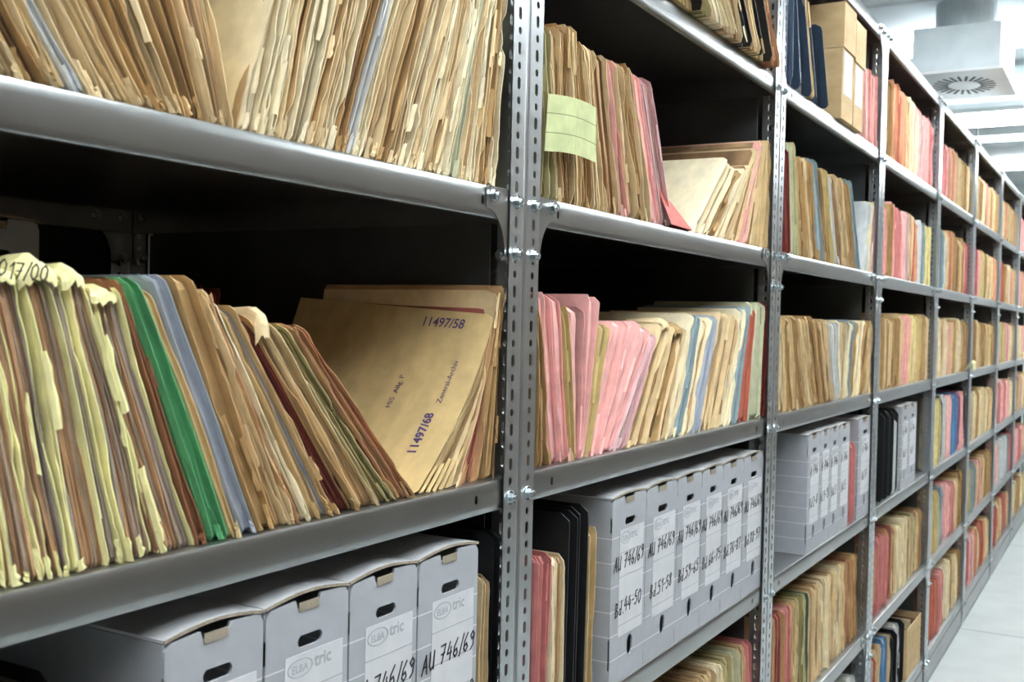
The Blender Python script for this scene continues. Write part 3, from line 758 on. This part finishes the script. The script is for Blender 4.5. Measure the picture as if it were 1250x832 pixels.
# ------------------------------------------------------------------ handwriting
GL = {'0': [[(.3,1),(.08,.75),(.05,.3),(.25,0),(.48,.25),(.5,.75),(.3,1)]], '1': [[(.1,.72),(.32,1),(.28,0)]], '2': [[(.08,.8),(.28,1),(.48,.78),(.1,.02),(.52,0)]],
 '3': [[(.1,.95),(.4,1),(.42,.72),(.2,.55),(.48,.4),(.4,.05),(.08,.05)]], '4': [[(.3,1),(.05,.38),(.5,.4)],[(.42,.7),(.36,0)]], '5': [[(.48,1),(.15,.97),(.1,.58),(.4,.58),(.45,.2),(.2,0),(.04,.1)]],
 '6': [[(.42,1),(.12,.6),(.06,.2),(.25,0),(.46,.2),(.35,.45),(.1,.32)]], '7': [[(.05,.98),(.5,1),(.2,0)],[(.12,.5),(.44,.54)]], '8': [[(.3,.55),(.1,.8),(.3,1),(.46,.8),(.3,.55),(.06,.2),(.26,0),(.46,.2),(.3,.55)]],
 '9': [[(.44,.75),(.25,.55),(.08,.8),(.28,1),(.46,.8),(.4,.2),(.15,0)]], 'A': [[(0,0),(.32,1),(.48,0)],[(.1,.38),(.46,.4)]], 'U': [[(.06,1),(.05,.25),(.22,0),(.42,.2),(.46,1)],[(.46,1),(.46,0)]],
 'B': [[(.1,0),(.12,1),(.42,.85),(.34,.58),(.12,.54),(.48,.35),(.4,.05),(.08,0)]], 'd': [[(.42,1),(.4,0)],[(.4,.4),(.15,.45),(.08,.1),(.3,0),(.4,.2)]], '.': [[(.1,0),(.14,.05)]], '-': [[(.05,.45),(.42,.48)]],
 '/': [[(.4,1.05),(.02,-.1)]], ' ': []}
ADV = {'.': .28, '/': .42, ' ': .42, '1': .45, '-': .55}
def write(mb, txt, size, w, jit, rng, slant=.12):
    """pen strokes as ribbons in the XZ plane, starting at 0,0"""
    x = 0
    for ch in txt:
        dz = rng.uniform(-.06, .06)
        for st in GL[ch]:
            pts = [((x+a+slant*b)*size, (b+dz)*size) for a, b in st]
            for (a, b), (c, d) in zip(pts, pts[1:]):
                L = math.hypot(c-a, d-b) or 1e-6; nx, nz = -(d-b)/L*w/2, (c-a)/L*w/2; ex, ez = (c-a)/L*w*.4, (d-b)/L*w*.4
                p = [(a-nx-ex, b-nz-ez), (c-nx+ex, d-nz+ez), (c+nx+ex, d+nz+ez), (a+nx-ex, b+nz-ez)]
                mb.prism(p, -.0004, 0)
        x += ADV.get(ch, .66)
    return x*size
# inked number on the curled top of a yellow file
def inked():
    rng = random.Random(2)
    t = [o for o in COL.objects if o.get('label', '').startswith('thick pale yellow file with inked')][0]
    mb = MB(); write(mb, '9017/00', .0125, .0012, 0, rng)
    P = atY(-16, 335, -.001)
    mb.build('inked_number', M_INK, t, (P[0]-t.location.x, -.0105, P[2]-t.location.z)).rotation_euler = (0, math.radians(4), 0)
inked()

# ------------------------------------------------------------------ archive boxes
BH = .318
def archive_box(label, group, xl, xr, zs, y0=.004, depth=.27, h=BH, texts=(), det=2, seed=1, lid_open=.004):
    rng = random.Random(seed); w = xr-xl-.0016; xl += .0008; th = .003
    t = empty('archive_box', (xl, y0, zs), label, 'box', group)
    b = MB()
    b.box((0, th, 0), (th, depth, h-.008)); b.box((w-th, th, 0), (w, depth, h-.008)); b.box((th, th, 0), (w-th, depth, th)); b.box((th, depth-th, th), (w-th, depth, h-.008))
    b.build('body', M_BOX, t)
    f = MB(); n = 16
    def plate(z0, z1): f.box((0, 0, z0), (w, th, z1))
    hzt, hzb = h-.050, .052
    plate(0, hzb-.026); holed_cell(f, 0, w, hzb-.026, hzb+.026, w*.58, hzb, .0115, .0175, 0, th, n); plate(hzb+.026, hzt-.012)
    holed_cell(f, 0, w, hzt-.012, hzt+.012, w*.52, hzt, w*.15, .0065, 0, th, n)
    # top of the front flap, rounded shoulders, slight wave
    r = .012; pts = [(0, hzt+.012), (w, hzt+.012), (w, h-.006-r)]
    for k in range(1, 5): a = math.pi/2*k/4; pts.append((w-r+r*math.cos(a), h-.006-r+r*math.sin(a)))
    pts += [(w*.64, h-.005), (w*.62, h-.013), (w*.36, h-.014), (w*.34, h-.006)]
    for k in range(1, 5): a = math.pi/2+math.pi/2*k/4; pts.append((r+r*math.cos(a), h-.007-r+r*math.sin(a)))
    f.prism(pts, 0, th)
    f.build('front_flap', M_BOX, t)
    # lid with arched sheet and raw corrugated front edge
    l = MB(); nx = 8; bow = rng.uniform(.002, .005)
    for (yy0, yy1, mi) in ((-.0005, .0012, 1), (.0012, depth-.0005, 0)):
        vs = []
        for k in range(nx+1):
            x = -.0004+(w+.0008)*k/nx; z = h-.004+lid_open*math.sin(math.pi*k/nx)*(1 if 1 else 0)+rng.uniform(-.0004, .0004)*0
            for y in (yy0, yy1): vs += [(x, y, z-.003), (x, y, z)]
        fs = []
        for k in range(nx):
            a, c = k*4, (k+1)*4; fs += [(a, c, c+1, a+1), (a+1, c+1, c+3, a+3), (a+2, a+3, c+3, c+2), (a, a+2, c+2, c)]
        fs += [(0, 1, 3, 2), (nx*4, nx*4+2, nx*4+3, nx*4+1)]
        l.add(vs, fs, mi)
    l.build('lid', [M_LID, M_CUT], t)
    MB().box((w*.37, -.0012, h-.018), (w*.61, -.0002, h-.0085)).build('lock_tab', M_CUT, t)
    # label panel and print
    a, c = w*.22, w*.93
    lb = MB()
    lb.box((a, -.0006, .075), (c, -.0001, h-.062)); lb.build('label', M_LABEL, t)
    pm = MB()
    for z in (.0935+.0, .1345, .1755, .2165): pm.box((a, -.0009, z), (c, -.0006, z+.0012))
    cx = a+.004; zz = h-.083
    ring = [(cx+.019+.019*math.cos(q)*1.0, zz+.0065+.0095*math.sin(q)) for q in [2*math.pi*k/20 for k in range(20)]]
    for k in range(20):
        p, q = ring[k], ring[(k+1) % 20]; L = math.hypot(q[0]-p[0], q[1]-p[1]); nx_, nz_ = -(q[1]-p[1])/L*.0007, (q[0]-p[0])/L*.0007
        pm.prism([(p[0]-nx_, p[1]-nz_), (q[0]-nx_, q[1]-nz_), (q[0]+nx_, q[1]+nz_), (p[0]+nx_, p[1]+nz_)], -.0009, -.0006)
    for txt, x, sz, bd in (('ELBA', cx+.0055, .0115, .02), ('tric', cx+.041, .020, .025)):
        me = text_mesh(txt, bd); pm.add([(x+v.co.x*sz, -.0009, zz+.002+v.co.y*sz) for v in me.vertices], [tuple(p.vertices) for p in me.polygons])
    pm.build('printed_mark', M_PRINT, t)
    if texts:
        for txt, z, sz, x in texts:
            hm = MB(); sz *= .86
            tmp = MB(); write(tmp, txt, sz, .0020, 0, rng)
            wtx = max(v[0] for v in tmp.v); k = min(1, (w-.004)/wtx)
            hm.add([(v[0]*k+(w-wtx*k)*x, v[1]-.0009, v[2]+z+v[0]*.05) for v in tmp.v], tmp.f)
            hm.build('handwritten_mark', M_INK, t)
    return t
Z3 = LV[3]+.0003
def boxes(cols, Y, bay, grp, labels, texts, det=2, depth=.27, h=BH, **k):
    for i, (a, b) in enumerate(cols):
        archive_box(labels[i], grp, bx(a, Y, 1.0), bx(b, Y, 1.0), Z3, Y, depth, h, texts[i], det, seed=bay*10+i, **k)
def at_face(a, z, Y): return bx(a, Y, z)
Y = .004
zt = Z3+BH-.02
NB = [(200, 322), (324, 426), (427, 510), (511, 584)]
for i, (a, b) in enumerate(NB):
    archive_box(['grey archive box at bottom left of picture, its long side showing', 'grey archive box second from left under the eye-level shelf, nearest bay',
                 'grey archive box marked AU 746/69, third from left in nearest bay', 'grey archive box marked AU 746/69, last before the tan file, nearest bay'][i], 'grey archive boxes in the nearest bay',
                bx(a, Y, zt), bx(b, Y, zt), Z3, Y, .30, BH, (('AU 746/69', .172, .026, .6), (['Bd.1-12', 'Bd.13-25', 'Bd.26-32', 'Bd.33-39'][i], .107, .026, .8)), 2, seed=40+i, lid_open=.007)
zz = LV[3]+.15
B2 = [745, 787, 825, 855, 881, 906, 930]
for i in range(6):
    num = ['44-50', '51-58', '59-65', '66-75', '76-87', '88-97'][i]
    archive_box('grey archive box marked Bd.%s in the second bay' % num, 'six lettered grey archive boxes in the second bay', bx(B2[i], Y, zz), bx(B2[i+1], Y, zz), Z3, Y, .30, BH,
                (('AU 746/69', .188, .027, .5), ('Bd.'+num, .112, .027, .5)), 2, seed=60+i, lid_open=.005)
zz = LV[3]+.16
for i, (a, b) in enumerate(((985, 1000), (1000, 1012), (1012, 1023), (1023, 1036), (1047, 1062))):
    archive_box(['grey archive box first from left in the third bay, long side showing', 'grey archive box second from left in the third bay', 'grey archive box third from left in the third bay',
                 'grey archive box left of the thin pink file, third bay', 'single grey archive box beside the third post, right of pink file'][i], 'grey archive boxes in the third bay', bx(a, Y, zz), bx(b, Y, zz), Z3, Y, .30, BH+.004,
                (('A 746', .205, .03, .5), (['Bd.2-8', 'Bd.9-15', 'Bd.3', 'Bd.5', 'Bd.77'][i], .120, .03, .5)), 1, seed=80+i)
for i, (a, b) in enumerate(((1100, 1108), (1108, 1118))):
    archive_box(['left one of two grey archive boxes in the fourth bay', 'right one of two grey archive boxes in the fourth bay'][i], 'grey archive boxes in the fourth bay', bx(a, Y, zz), bx(b, Y, zz), Z3, Y, .30, BH, (('A 746', .205, .03, .5), ('Bd.7', .12, .03, .5)), 1, seed=90+i)
archive_box('grey archive box far back at left behind the yellow files', None, -.53, -.41, LV[2]+.0003, .47, .28, .33, (), 1, seed=99)

# ---- nearest bay, binders and file around the boxes
def cx_(bay, lv, specs, det, y0, h, slope, dz=.15, grp=None, depth=.25):
    for (a, b, sty, lb, hh, ex) in specs:
        zq = LV[lv]+dz
        archive_file(lb, grp or 'files on the %s of the %s bay' % (shelf_name(lv, bay), BAY[bay]), sty, bx(a, y0, zq), bx(b, y0, zq), slope, slope, LV[lv]+.0003, hh or h, det, y0=y0, depth=depth, **ex)
cx_(0, 3, [(585, 597, 'tan', 'narrow tan file between last grey box and black binder, nearest bay', .262, dict(rag=.4)), (598, 607, 'black', 'black binder against the first post, beside narrow tan file', .315, {})], 2, .02, .3, 0, dz=.25)
cx_(0, 3, [(-30, 60, 'black', 'black binder at the bottom left corner, beside grey box', .30, {})], 2, .05, .3, 0, dz=.25, depth=.28)
cx_(1, 3, [(652, 668, 'rose', 'rose red file with cream papers just right of first post', .262, dict(rag=.3)), (669, 686, 'cream', 'cream file between rose red file and black binder, second bay', .25, dict(rag=.6)),
           (687, 699, 'black', 'black binder beside the cream file, second bay', .31, {}), (700, 712, 'black', 'black binder left of the narrow kraft file, second bay', .315, {}),
           (714, 724, 'kraft', 'narrow kraft brown file left of the first lettered grey box', .275, dict(rag=.4))], 2, .012, .3, 0.02)
cx_(2, 3, [(1038, 1043, 'rose', 'thin pink file between grey archive boxes in the third bay', .25, dict(rag=.2))], 1, .01, .3, 0)
cx_(3, 3, [(1077, 1083, 'black', 'black binder nearest the third post, fourth bay', .31, {}), (1084, 1089, 'black', 'middle black binder of three, fourth bay', .31, {}), (1090, 1093, 'lgrey', 'thin grey file among the black binders, fourth bay', .28, dict(rag=.2)),
           (1094, 1099, 'blackt', 'black binder touching the two grey boxes, fourth bay', .31, {})], 1, .012, .3, 0)

# ---- second bay, shelf above eye level
cell(1, 1, 661, [(661, 657, 25), (678, 672, 27), (698, 692, 27), (736, 719, 45), (755, 737, 62), (778, 757, 68), (805, 778, 85), (821, 794, 90)],
 [(678, 27, 'olive'), (688, 28, 'tan'), (698, 27, 'dtan'), (713, 29, 'tan'), (722, 45, 'dtan'), (736, 48, 'tan'), (755, 62, 'tan'), (766, 68, 'pinkt'), (778, 72, 'tan', {}), (786, 75, 'dtan', {}), (794, 80, 'tan', {}),
  (805, 86, 'pink', dict(spine=True, rag=.3, lb='pink folder at the end of left group above eye level, second bay')), (818, 90, 'mauve', dict(rag=.2, lb='salmon pink folder with crumpled foot above eye level, second bay'))], 2, kw=dict(flaps=2))
cell(1, 1, 843, [(843, 884, 195), (870, 908, 205), (890, 925, 178), (909, 931, 170), (938, 941, 171)],
 [(851, 193, 'cream', dict(lb='cream file slumped right beside the salmon folder, second bay', depth=.28)), (860, 200, 'cream', dict(depth=.28)), (870, 206, 'dtan', {}), (880, 206, 'cream', {}), (890, 200, 'tan', {}), (900, 180, 'tan', {}), (909, 171, 'pinkt', {}),
  (918, 170, 'tan', {}), (927, 171, 'kraft', {}), (935, 171, 'kraft', {})], 2, off=13, kw=dict(rag=.7, flaps=2))
def triangle_foot():
    P = [atY(812, 232, .004), atY(842, 272, .004), atY(815, 266, .004)]
    mb = MB(); c = lin((206, 112, 104)); vs = [tuple(p) for p in P]; vs[0] = (P[0][0], .03, P[0][2]); z = LV[1]+.001
    vs = [(P[0][0]-.005, .02, z+.075), (P[1][0], -.002, z), (P[2][0], -.004, z+.002), (P[0][0]+.012, .1, z+.075), (P[1][0], .12, z)]
    mb.add(vs, [(0, 2, 1), (0, 1, 4, 3)], 0, c)
    o = mb.build('folder_flap', M_COVER); return o
fo = triangle_foot()
md = fo.modifiers.new('thick', 'SOLIDIFY'); md.thickness = .0008
sal = [o for o in COL.objects if o.get('label', '').startswith('salmon pink folder')][0]
fo.parent = sal; fo.matrix_parent_inverse = Matrix.Translation(-sal.location)
# pale green slip hanging in front of the first files
def green_slip():
    p = [atY(640, 140, -.004), atY(716, 131, -.012), atY(735, 203, -.012), atY(640, 206, -.004)]
    mb = MB(); n = 12; c1 = lin((206, 213, 160)); c2 = lin((150, 156, 112)); xa = .056; xb_ = bx(722, -.01, 2.0); zt_, zb_ = p[1][2], p[2][2]
    def pt(t, s): # t along, s down
        x = xa+(xb_-xa)*t+(.012*s if t > .9 else 0)*t; y = -.006-.016*math.sin(math.pi*min(1, t*1.0)*.55)+.004*s
        return (x, y, zt_+(zb_-zt_)*s+.004*math.sin(3*t))
    for (s0, s1, c) in ((0, .32, c1), (.32, .34, c2), (.34, .66, c1), (.66, .68, c2), (.68, 1, c1)):
        vs = []; fs = []
        for k in range(n+1): vs += [pt(k/n, s0), pt(k/n, s1)]
        vs += [(x, y+.0009, z) for x, y, z in vs]; o = 2*(n+1)
        for k in range(n): a = 2*k; fs += [(a+1, a+3, a+2, a), (a+o, a+2+o, a+3+o, a+1+o)]
        if s0 == 0: fs += [(2*k, 2*k+2, 2*k+2+o, 2*k+o) for k in range(n)]
        if s1 == 1: fs += [(2*k+1, 2*k+1+o, 2*k+3+o, 2*k+3) for k in range(n)]
        fs.append((2*n, 2*n+1, 2*n+1+o, 2*n+o))
        mb.add(vs, fs, 0, c)
    tag(mb.build('paper_slip', M_COVER), 'pale green lined paper slip hanging over tan files beside first post', 'paper slip')
green_slip()

# ---- second bay, eye-level shelf
cell(1, 2, 656, [(656, 654, 360), (680, 664, 356), (699, 690, 370), (706, 714, 372), (712, 733, 360), (725, 766, 392), (745, 797, 398), (762, 803, 405), (774, 815, 395), (821, 848, 383), (880, 904, 381), (910, 922, 376), (934, 937, 367)],
 [(671, 372, 'dtan', dict(lb='brownish tan file in the corner behind the first post, second bay')), (684, 354, 'pink', dict(spine=True, rag=.4, lb='tall pink file standing beside the first post, second bay')), (694, 358, 'pink', dict(spine=True, rag=.3)), (699, 373, 'mustard', dict(rag=.3)),
  (706, 372, 'pink', dict(spine=True, rag=.2)), (712, 358, 'pink', dict(spine=True, rag=.2, lb='tall pink folder with rounded top, widest of the pinks')), (718, 394, 'mustard', dict(rag=.4)), (726, 390, 'pink', dict(spine=True, rag=.3)), (735, 391, 'pink', dict(spine=True, rag=.3)), (745, 397, 'pink', dict(spine=True, rag=.3)), (762, 408, 'mauve', dict(rag=.3)),
  (774, 392, 'tan', dict(crn=(.006, .01))), (787, 396, 'tan'), (800, 399, 'dtan', dict(crn=(.008, .012))), (812, 396, 'tan'), (821, 382, 'cream'), (829, 382, 'grey', dict(spine=True, rag=.3)), (842, 387, 'cream'), (851, 384, 'blue', dict(spine=True, rag=.3)), (863, 381, 'tan'), (872, 382, 'tan'), (880, 384, 'tan'),
  (889, 376, 'cream'), (898, 373, 'grey', dict(spine=True, rag=.3)), (910, 377, 'red', dict(spine=True, rag=.3)), (926, 367, 'sage', dict(spine=True, rag=.3)), (934, 368, 'dkred', dict(spine=True, rag=.2))], 2)

# ---- second bay, highest shelf, sticking out past the edge
cell(1, 0, 785, [(860, 843, -40), (945, 930, -20)],
 [(812, None, 'black'), (834, None, 'tan'), (858, None, 'blackt'), (870, None, 'olive'), (884, None, 'cream'), (898, None, 'cream'), (911, None, 'cream', dict(rag=1.6, lb='ragged cream file hanging over edge of the highest shelf, second bay')),
  (918, None, 'black'), (931, None, 'tan'), (942, None, 'blackt'), (952, None, 'rtan')], 2, y0=-.028, hdef=.29)
# ---- second bay, lower
cell(1, 4, 790, [(740, 742, 780), (930, 926, 720)],
 [(806, None, 'cream'), (820, None, 'tan'), (836, None, 'tan'), (850, None, 'dtan'), (862, None, 'tan'), (874, None, 'tan'), (884, None, 'cream'), (894, None, 'olive'), (903, None, 'sage'), (912, None, 'tan'), (922, None, 'rose')], 2, y0=.02, hdef=.27)

# ---- third bay
cell(2, 0, 965, [(965, 957, 0), (1010, 999, 0)],
 [(976, None, 'navy'), (990, None, 'navy'), (995, None, 'kraft', dict(lb='thin cream file wedged between dark blue binders, third bay')), (1010, 22, 'navy')], 2, y0=-.01, hdef=.30)
def kraft_box(label, xl, xr, zs, y0, depth, h):
    w = xr-xl; t = empty('cardboard_box', (xl, y0, zs), label, 'box', 'kraft boxes on the highest shelf of the third bay')
    b = MB(); b.box((0, 0, 0), (w, depth, h*.66)); b.build('body', M_KRAFT, t)
    l = MB(); th = .004; z0 = h*.62
    l.box((-th, -th, z0), (w+th, 0, h)); l.box((-th, 0, z0), (0, depth, h)); l.box((w, 0, z0), (w+th, depth, h)); l.box((-th, depth, z0), (w+th, depth+th, h)); l.box((-th, -th, h), (w+th, depth+th, h+th))
    l.build('lid', M_KRAFT, t)
    MB().box((w*.12, -.001, h*.22), (w*.85, -.0002, h*.60)).build('label', M_LABEL, t)
xa_, xb_, xc_ = bx(1027, -.01, LV[0]+.1), bx(1041, -.01, LV[0]+.1), bx(1053, -.01, LV[0]+.1)
kraft_box('kraft cardboard box with lid beside the dark blue binders', xa_, xb_-.006, LV[0]+.0003, -.012, .28, .315)
kraft_box('kraft cardboard box with lid beside the pink file, third bay', xb_+.005, xc_-.004, LV[0]+.0003, -.012, .28, .30)
cell(2, 0, 1055, [(1055, 1054, 90), (1067, 1069, 90)], [(1062, None, 'pink', dict(lb='pink file next to kraft boxes on the highest shelf')), (1069, None, 'pink', dict(lb='pink file against third post, highest stocked shelf'))], 2, hdef=.24, kw=dict(rag=.4))
cell(2, 1, 957, [(957, 955, 176), (998, 989, 195), (1049, 1039, 225)],
 [(964, 178, 'dkred', dict(spine=True, rag=.2)), (970, 170, 'sage', dict(spine=True, rag=.3)), (976, 172, 'olive', dict(rag=.3)), (984, 190, 'dtan'), (991, 190, 'tan'), (998, 194, 'dtan'), (1005, 192, 'grey', dict(spine=True, rag=.3)), (1011, 202, 'dtan'), (1017, 203, 'mustard', dict(rag=.4)), (1022, 212, 'lgrey', dict(spine=True, rag=.3)),
  (1029, 211, 'tan'), (1037, 214, 'tan'), (1044, 219, 'dtan'), (1049, 219, 'grey', dict(spine=True, rag=.2))], 2)
cell(2, 1, 1051, [(1051, 1060, 246), (1066, 1069, 246)], [(1057, 246, 'lgrey', dict(rag=.3)), (1061, 246, 'cream', dict(rag=.3)), (1066, 248, 'mauve', dict(rag=.4))], 2, off=14)
cell(2, 2, 953, [(953, 952, 388), (985, 972, 386), (1018, 1008, 386), (1030, 1037, 392), (1050, 1060, 392), (1064, 1065, 392)],
 [(960, 386, 'tan'), (966, 388, 'dtan'), (972, 385, 'tan'), (980, 387, 'dtan'), (986, 385, 'tan'), (994, 386, 'tan'), (1002, 385, 'dtan'), (1010, 388, 'dtan'), (1018, 389, 'tan'), (1024, 392, 'lgrey', dict(rag=.8, lb='light grey paper file in V gap of the eye-level shelf, third bay')), (1032, 391, 'cream'), (1036, 390, 'grey', dict(lb='dark grey thin file right of the cream file, third bay')), (1038, 390, 'dtan'), (1046, 390, 'cream'), (1053, 390, 'dtan'), (1059, 391, 'tan'), (1064, 392, 'tan')], 2)
cell(2, 4, 941, [(941, 942, 750), (1046, 1048, 680)],
 [(956, None, 'rtan'), (964, None, 'rose', dict(rag=.3)), (972, None, 'tan'), (981, None, 'olive'), (984, None, 'dgreen', dict(rag=.2, lb='very thin dark green folder edge on the second lowest shelf, third bay')), (992, None, 'tan'), (1000, None, 'tan'), (1009, None, 'cream'), (1018, None, 'tan'), (1024, None, 'cream'), (1030, None, 'tan'), (1037, None, 'rtan'), (1044, None, 'dtan')], 2, y0=.02, hdef=.275)
cell(2, 5, 1020, [(935, 936, 850), (1045, 1046, 800)], [(1032, None, 'sky'), (1042, None, 'lgrey')], 1, y0=.02, hdef=.27)

# ---- farther bays: evenly read columns, one entry per visible file
def far(bay, lv, styles, det, h=.262, fill=1.0, lean=0.0, y0=.015, start=.052, seed=0, depth=.24):
    rng = random.Random(bay*31+lv*7+seed); L = PX[bay+1]-PX[bay]-.104
    ws = [rng.uniform(.75, 1.3) for _ in styles]; tot = sum(ws); x = PX[bay]+start
    zs = LV[lv]+.0003; hh = h
    for k, s in enumerate(styles):
        w = ws[k]/tot*L*fill; xr = x+w
        if s != '_':
            hh = h+rng.uniform(-.018, .012); sl = lean+rng.uniform(-.015, .015)*0
            what = 'binder' if ST[s].get('plast') else 'paper file'
            archive_file('%s %s, %s from left on %s, %s bay' % (ST[s]['nm'], what, ORD[k], shelf_name(lv, bay), BAY[bay]), 'files on the %s of the %s bay' % (shelf_name(lv, bay), BAY[bay]),
                         s, x, xr, sl, sl, zs, hh, det, y0=y0+rng.uniform(-.004, .006), depth=depth, rag=.7, bay_far=(bay >= 5 or (bay == 4 and lv >= 4)))
        x = xr
far(3, 0, ['tan', 'dtan', 'orange', 'red', 'orange', 'tan', 'cream', 'pink', 'cream', 'pink', 'mauve', 'pink', 'rose', 'pink'], 1, .27)
far(3, 1, ['cream', 'pink', 'dtan', 'pink', 'rose', 'pink', 'mauve', 'tan', 'red', 'orange', 'lgrey', 'grey', 'lyel', 'lyel'], 1, .255)
far(3, 2, ['tan', 'dtan', 'tan', 'dtan', 'dtan', 'tan', 'pinkt', 'pink', 'lyel', 'tan', 'mustard', 'dtan', 'tan'], 1, .26)
far(3, 4, ['rtan', 'orange', 'rose', 'rose', 'rtan', 'tan', 'cream', 'cream', 'tan', 'olive', 'tan', 'dtan'], 1, .265, y0=.02)
far(3, 5, ['lgrey', 'red', 'tan', 'sky', 'sky', 'tan', 'black', 'lgrey', 'black'], 1, .26, fill=.66, y0=.02)
def open_crate(xl, xr, zs, y0, depth, h):
    w = xr-xl; t = empty('open_cardboard_box', (xl, y0, zs), 'open brown cardboard box of papers on the bottom shelf, fourth bay', 'box'); th = .004
    b = MB(); b.box((0, 0, 0), (w, th, h)); b.box((0, depth-th, 0), (w, depth, h)); b.box((0, th, 0), (th, depth-th, h)); b.box((w-th, th, 0), (w, depth-th, h)); b.box((th, th, 0), (w-th, depth-th, th)); b.build('body', M_KRAFT, t)
    b = MB(); rng = random.Random(3)
    for k in range(9): x = .01+k*(w-.03)/9; leaf(b, lambda z, x=x: x+.1*z*.5, .012, .008, h*rng.uniform(.8, 1.05), 5, lin(rng.choice([(200, 170, 120), (214, 196, 160), (130, 100, 70)])), [0]*6, depth-.02, [0]*6, .004, .006)
    b.build('paper_bundle', M_PAGE, t)
open_crate(PX[3]+.80, PX[4]-.07, LV[5]+.0003, .01, .28, .20)
far(4, 0, ['rose', 'rose', 'pink', 'orange', 'pink', 'tan', 'cream', 'tan', 'dtan', 'tan', 'kraft'], 0, .25)
far(4, 1, ['sky', 'grey', 'lgrey', 'tan', 'orange', 'dtan', 'dtan', 'tan', 'dtan', 'pink', 'rose'], 0, .27)
far(4, 2, ['cream', 'cream', 'tan', 'cream', 'pinkt', 'tan', 'dtan', 'tan', 'cream', 'tan', 'dtan'], 0, .26)
far(4, 3, ['tan', 'lyel', 'olive', 'black', 'lgrey', 'lgrey', 'pink', 'sky', 'sky', 'sky', 'purple', 'pink', 'black'], 0, .30)
far(4, 4, ['tan', 'mustard', 'olive', 'grey', 'pink', 'pink', 'rose', 'tan', 'dtan', 'dtan'], 0, .27)
far(4, 5, ['red', 'red', 'red', 'rose', 'cream', 'cream', 'tan', 'cream', 'dtan'], 0, .27)
far(5, 0, ['tan', 'tan', 'dtan', 'cream', 'pinkt', 'tan', 'rtan', 'tan', 'dtan'], 0, .26)
far(5, 1, ['rose', 'rose', 'pink', 'olive', 'mustard', 'dtan', 'tan', 'tan', 'orange'], 0, .26)
far(5, 2, ['cream', 'dtan', 'tan', 'tan', 'dtan', 'tan', 'mustard', 'tan', 'dtan'], 0, .26)
far(5, 3, ['cream', 'tan', 'cream', 'dtan', 'cream', 'tan', 'cream', 'tan', 'tan'], 0, .27)
far(5, 4, ['mustard', 'mustard', 'grey', 'tan', 'pinkt', 'tan', 'dtan', 'dtan'], 0, .26)
far(5, 5, ['rose', 'rose', 'pink', 'orange', 'cream', 'red', 'orange', 'tan'], 0, .26)
far(6, 0, ['cream', 'tan', 'orange', 'tan', 'dtan', 'tan', 'tan'], 0, .26)
far(6, 1, ['tan', 'red', 'dtan', 'cream', 'cream', 'pinkt', 'tan'], 0, .26)
far(6, 2, ['pink', 'olive', 'mustard', 'tan', 'pink', 'cream', 'tan'], 0, .26)
far(6, 3, ['pink', 'rose', 'pink', 'rose', 'pink', 'pink', 'cream'], 0, .27)
far(6, 4, ['rose', 'pink', 'lgrey', 'lgrey', 'lgrey', 'grey', 'rose'], 0, .27)
far(6, 5, ['rose', 'red', 'rose', 'tan', 'red', 'rose', 'tan'], 0, .26)
far(7, 0, ['pink', 'pink', 'mauve', 'rose', 'pink', 'tan'], 0, .26)
far(7, 1, ['mauve', 'pink', 'pinkt', 'tan', 'tan', 'pink'], 0, .26)
far(7, 2, ['pinkt', 'cream', 'cream', 'pink', 'tan', 'tan'], 0, .26)
far(7, 3, ['cream', 'tan', 'tan', 'pinkt', 'cream', 'tan'], 0, .27)
far(7, 4, ['rose', 'pink', 'pink', 'rose', 'pink', 'tan'], 0, .26)
far(7, 5, ['tan', 'cream', 'tan', 'dtan', 'cream', 'tan'], 0, .26)
tag(FARB.build('archive_files', [M_PAGE, M_COVER]), 'mass of small distant files filling the farthest bays at the end of the aisle', 'files')['kind'] = 'stuff'
# slips of paper hanging over far shelf edges
def slip(x, lv, w, c, label):
    mb = MB(); vs = []; n = 8
    for k in range(n+1):
        a = k/n; y = .03-.05*a if a < .75 else -.0075; z = .004+.05*math.sin(a*2.3)-(.09*max(0, a-.6))
        vs += [(0, y, z), (w*(1-.3*a), y-.004*a, z+.004)]
    vs += [(x_, y+.001, z-.001) for x_, y, z in vs]; o = 2*(n+1); fs = []
    for k in range(n): a = 2*k; fs += [(a, a+1, a+3, a+2), (a+o, a+2+o, a+3+o, a+1+o)]
    mb.add(vs, fs, 0, lin(c)); tag(mb.build('paper_slip', M_COVER, loc=(x, -.03, LV[lv]+.002)), label, 'paper slip')
slip(PX[5]-.20, 2, .12, (240, 234, 176), 'pale yellow slip curling over the eye-level shelf edge, fifth bay')
slip(PX[7]+.10, 2, .14, (244, 236, 180), 'pale yellow slip on the eye-level shelf of farthest bay')
print('files', NFILE)
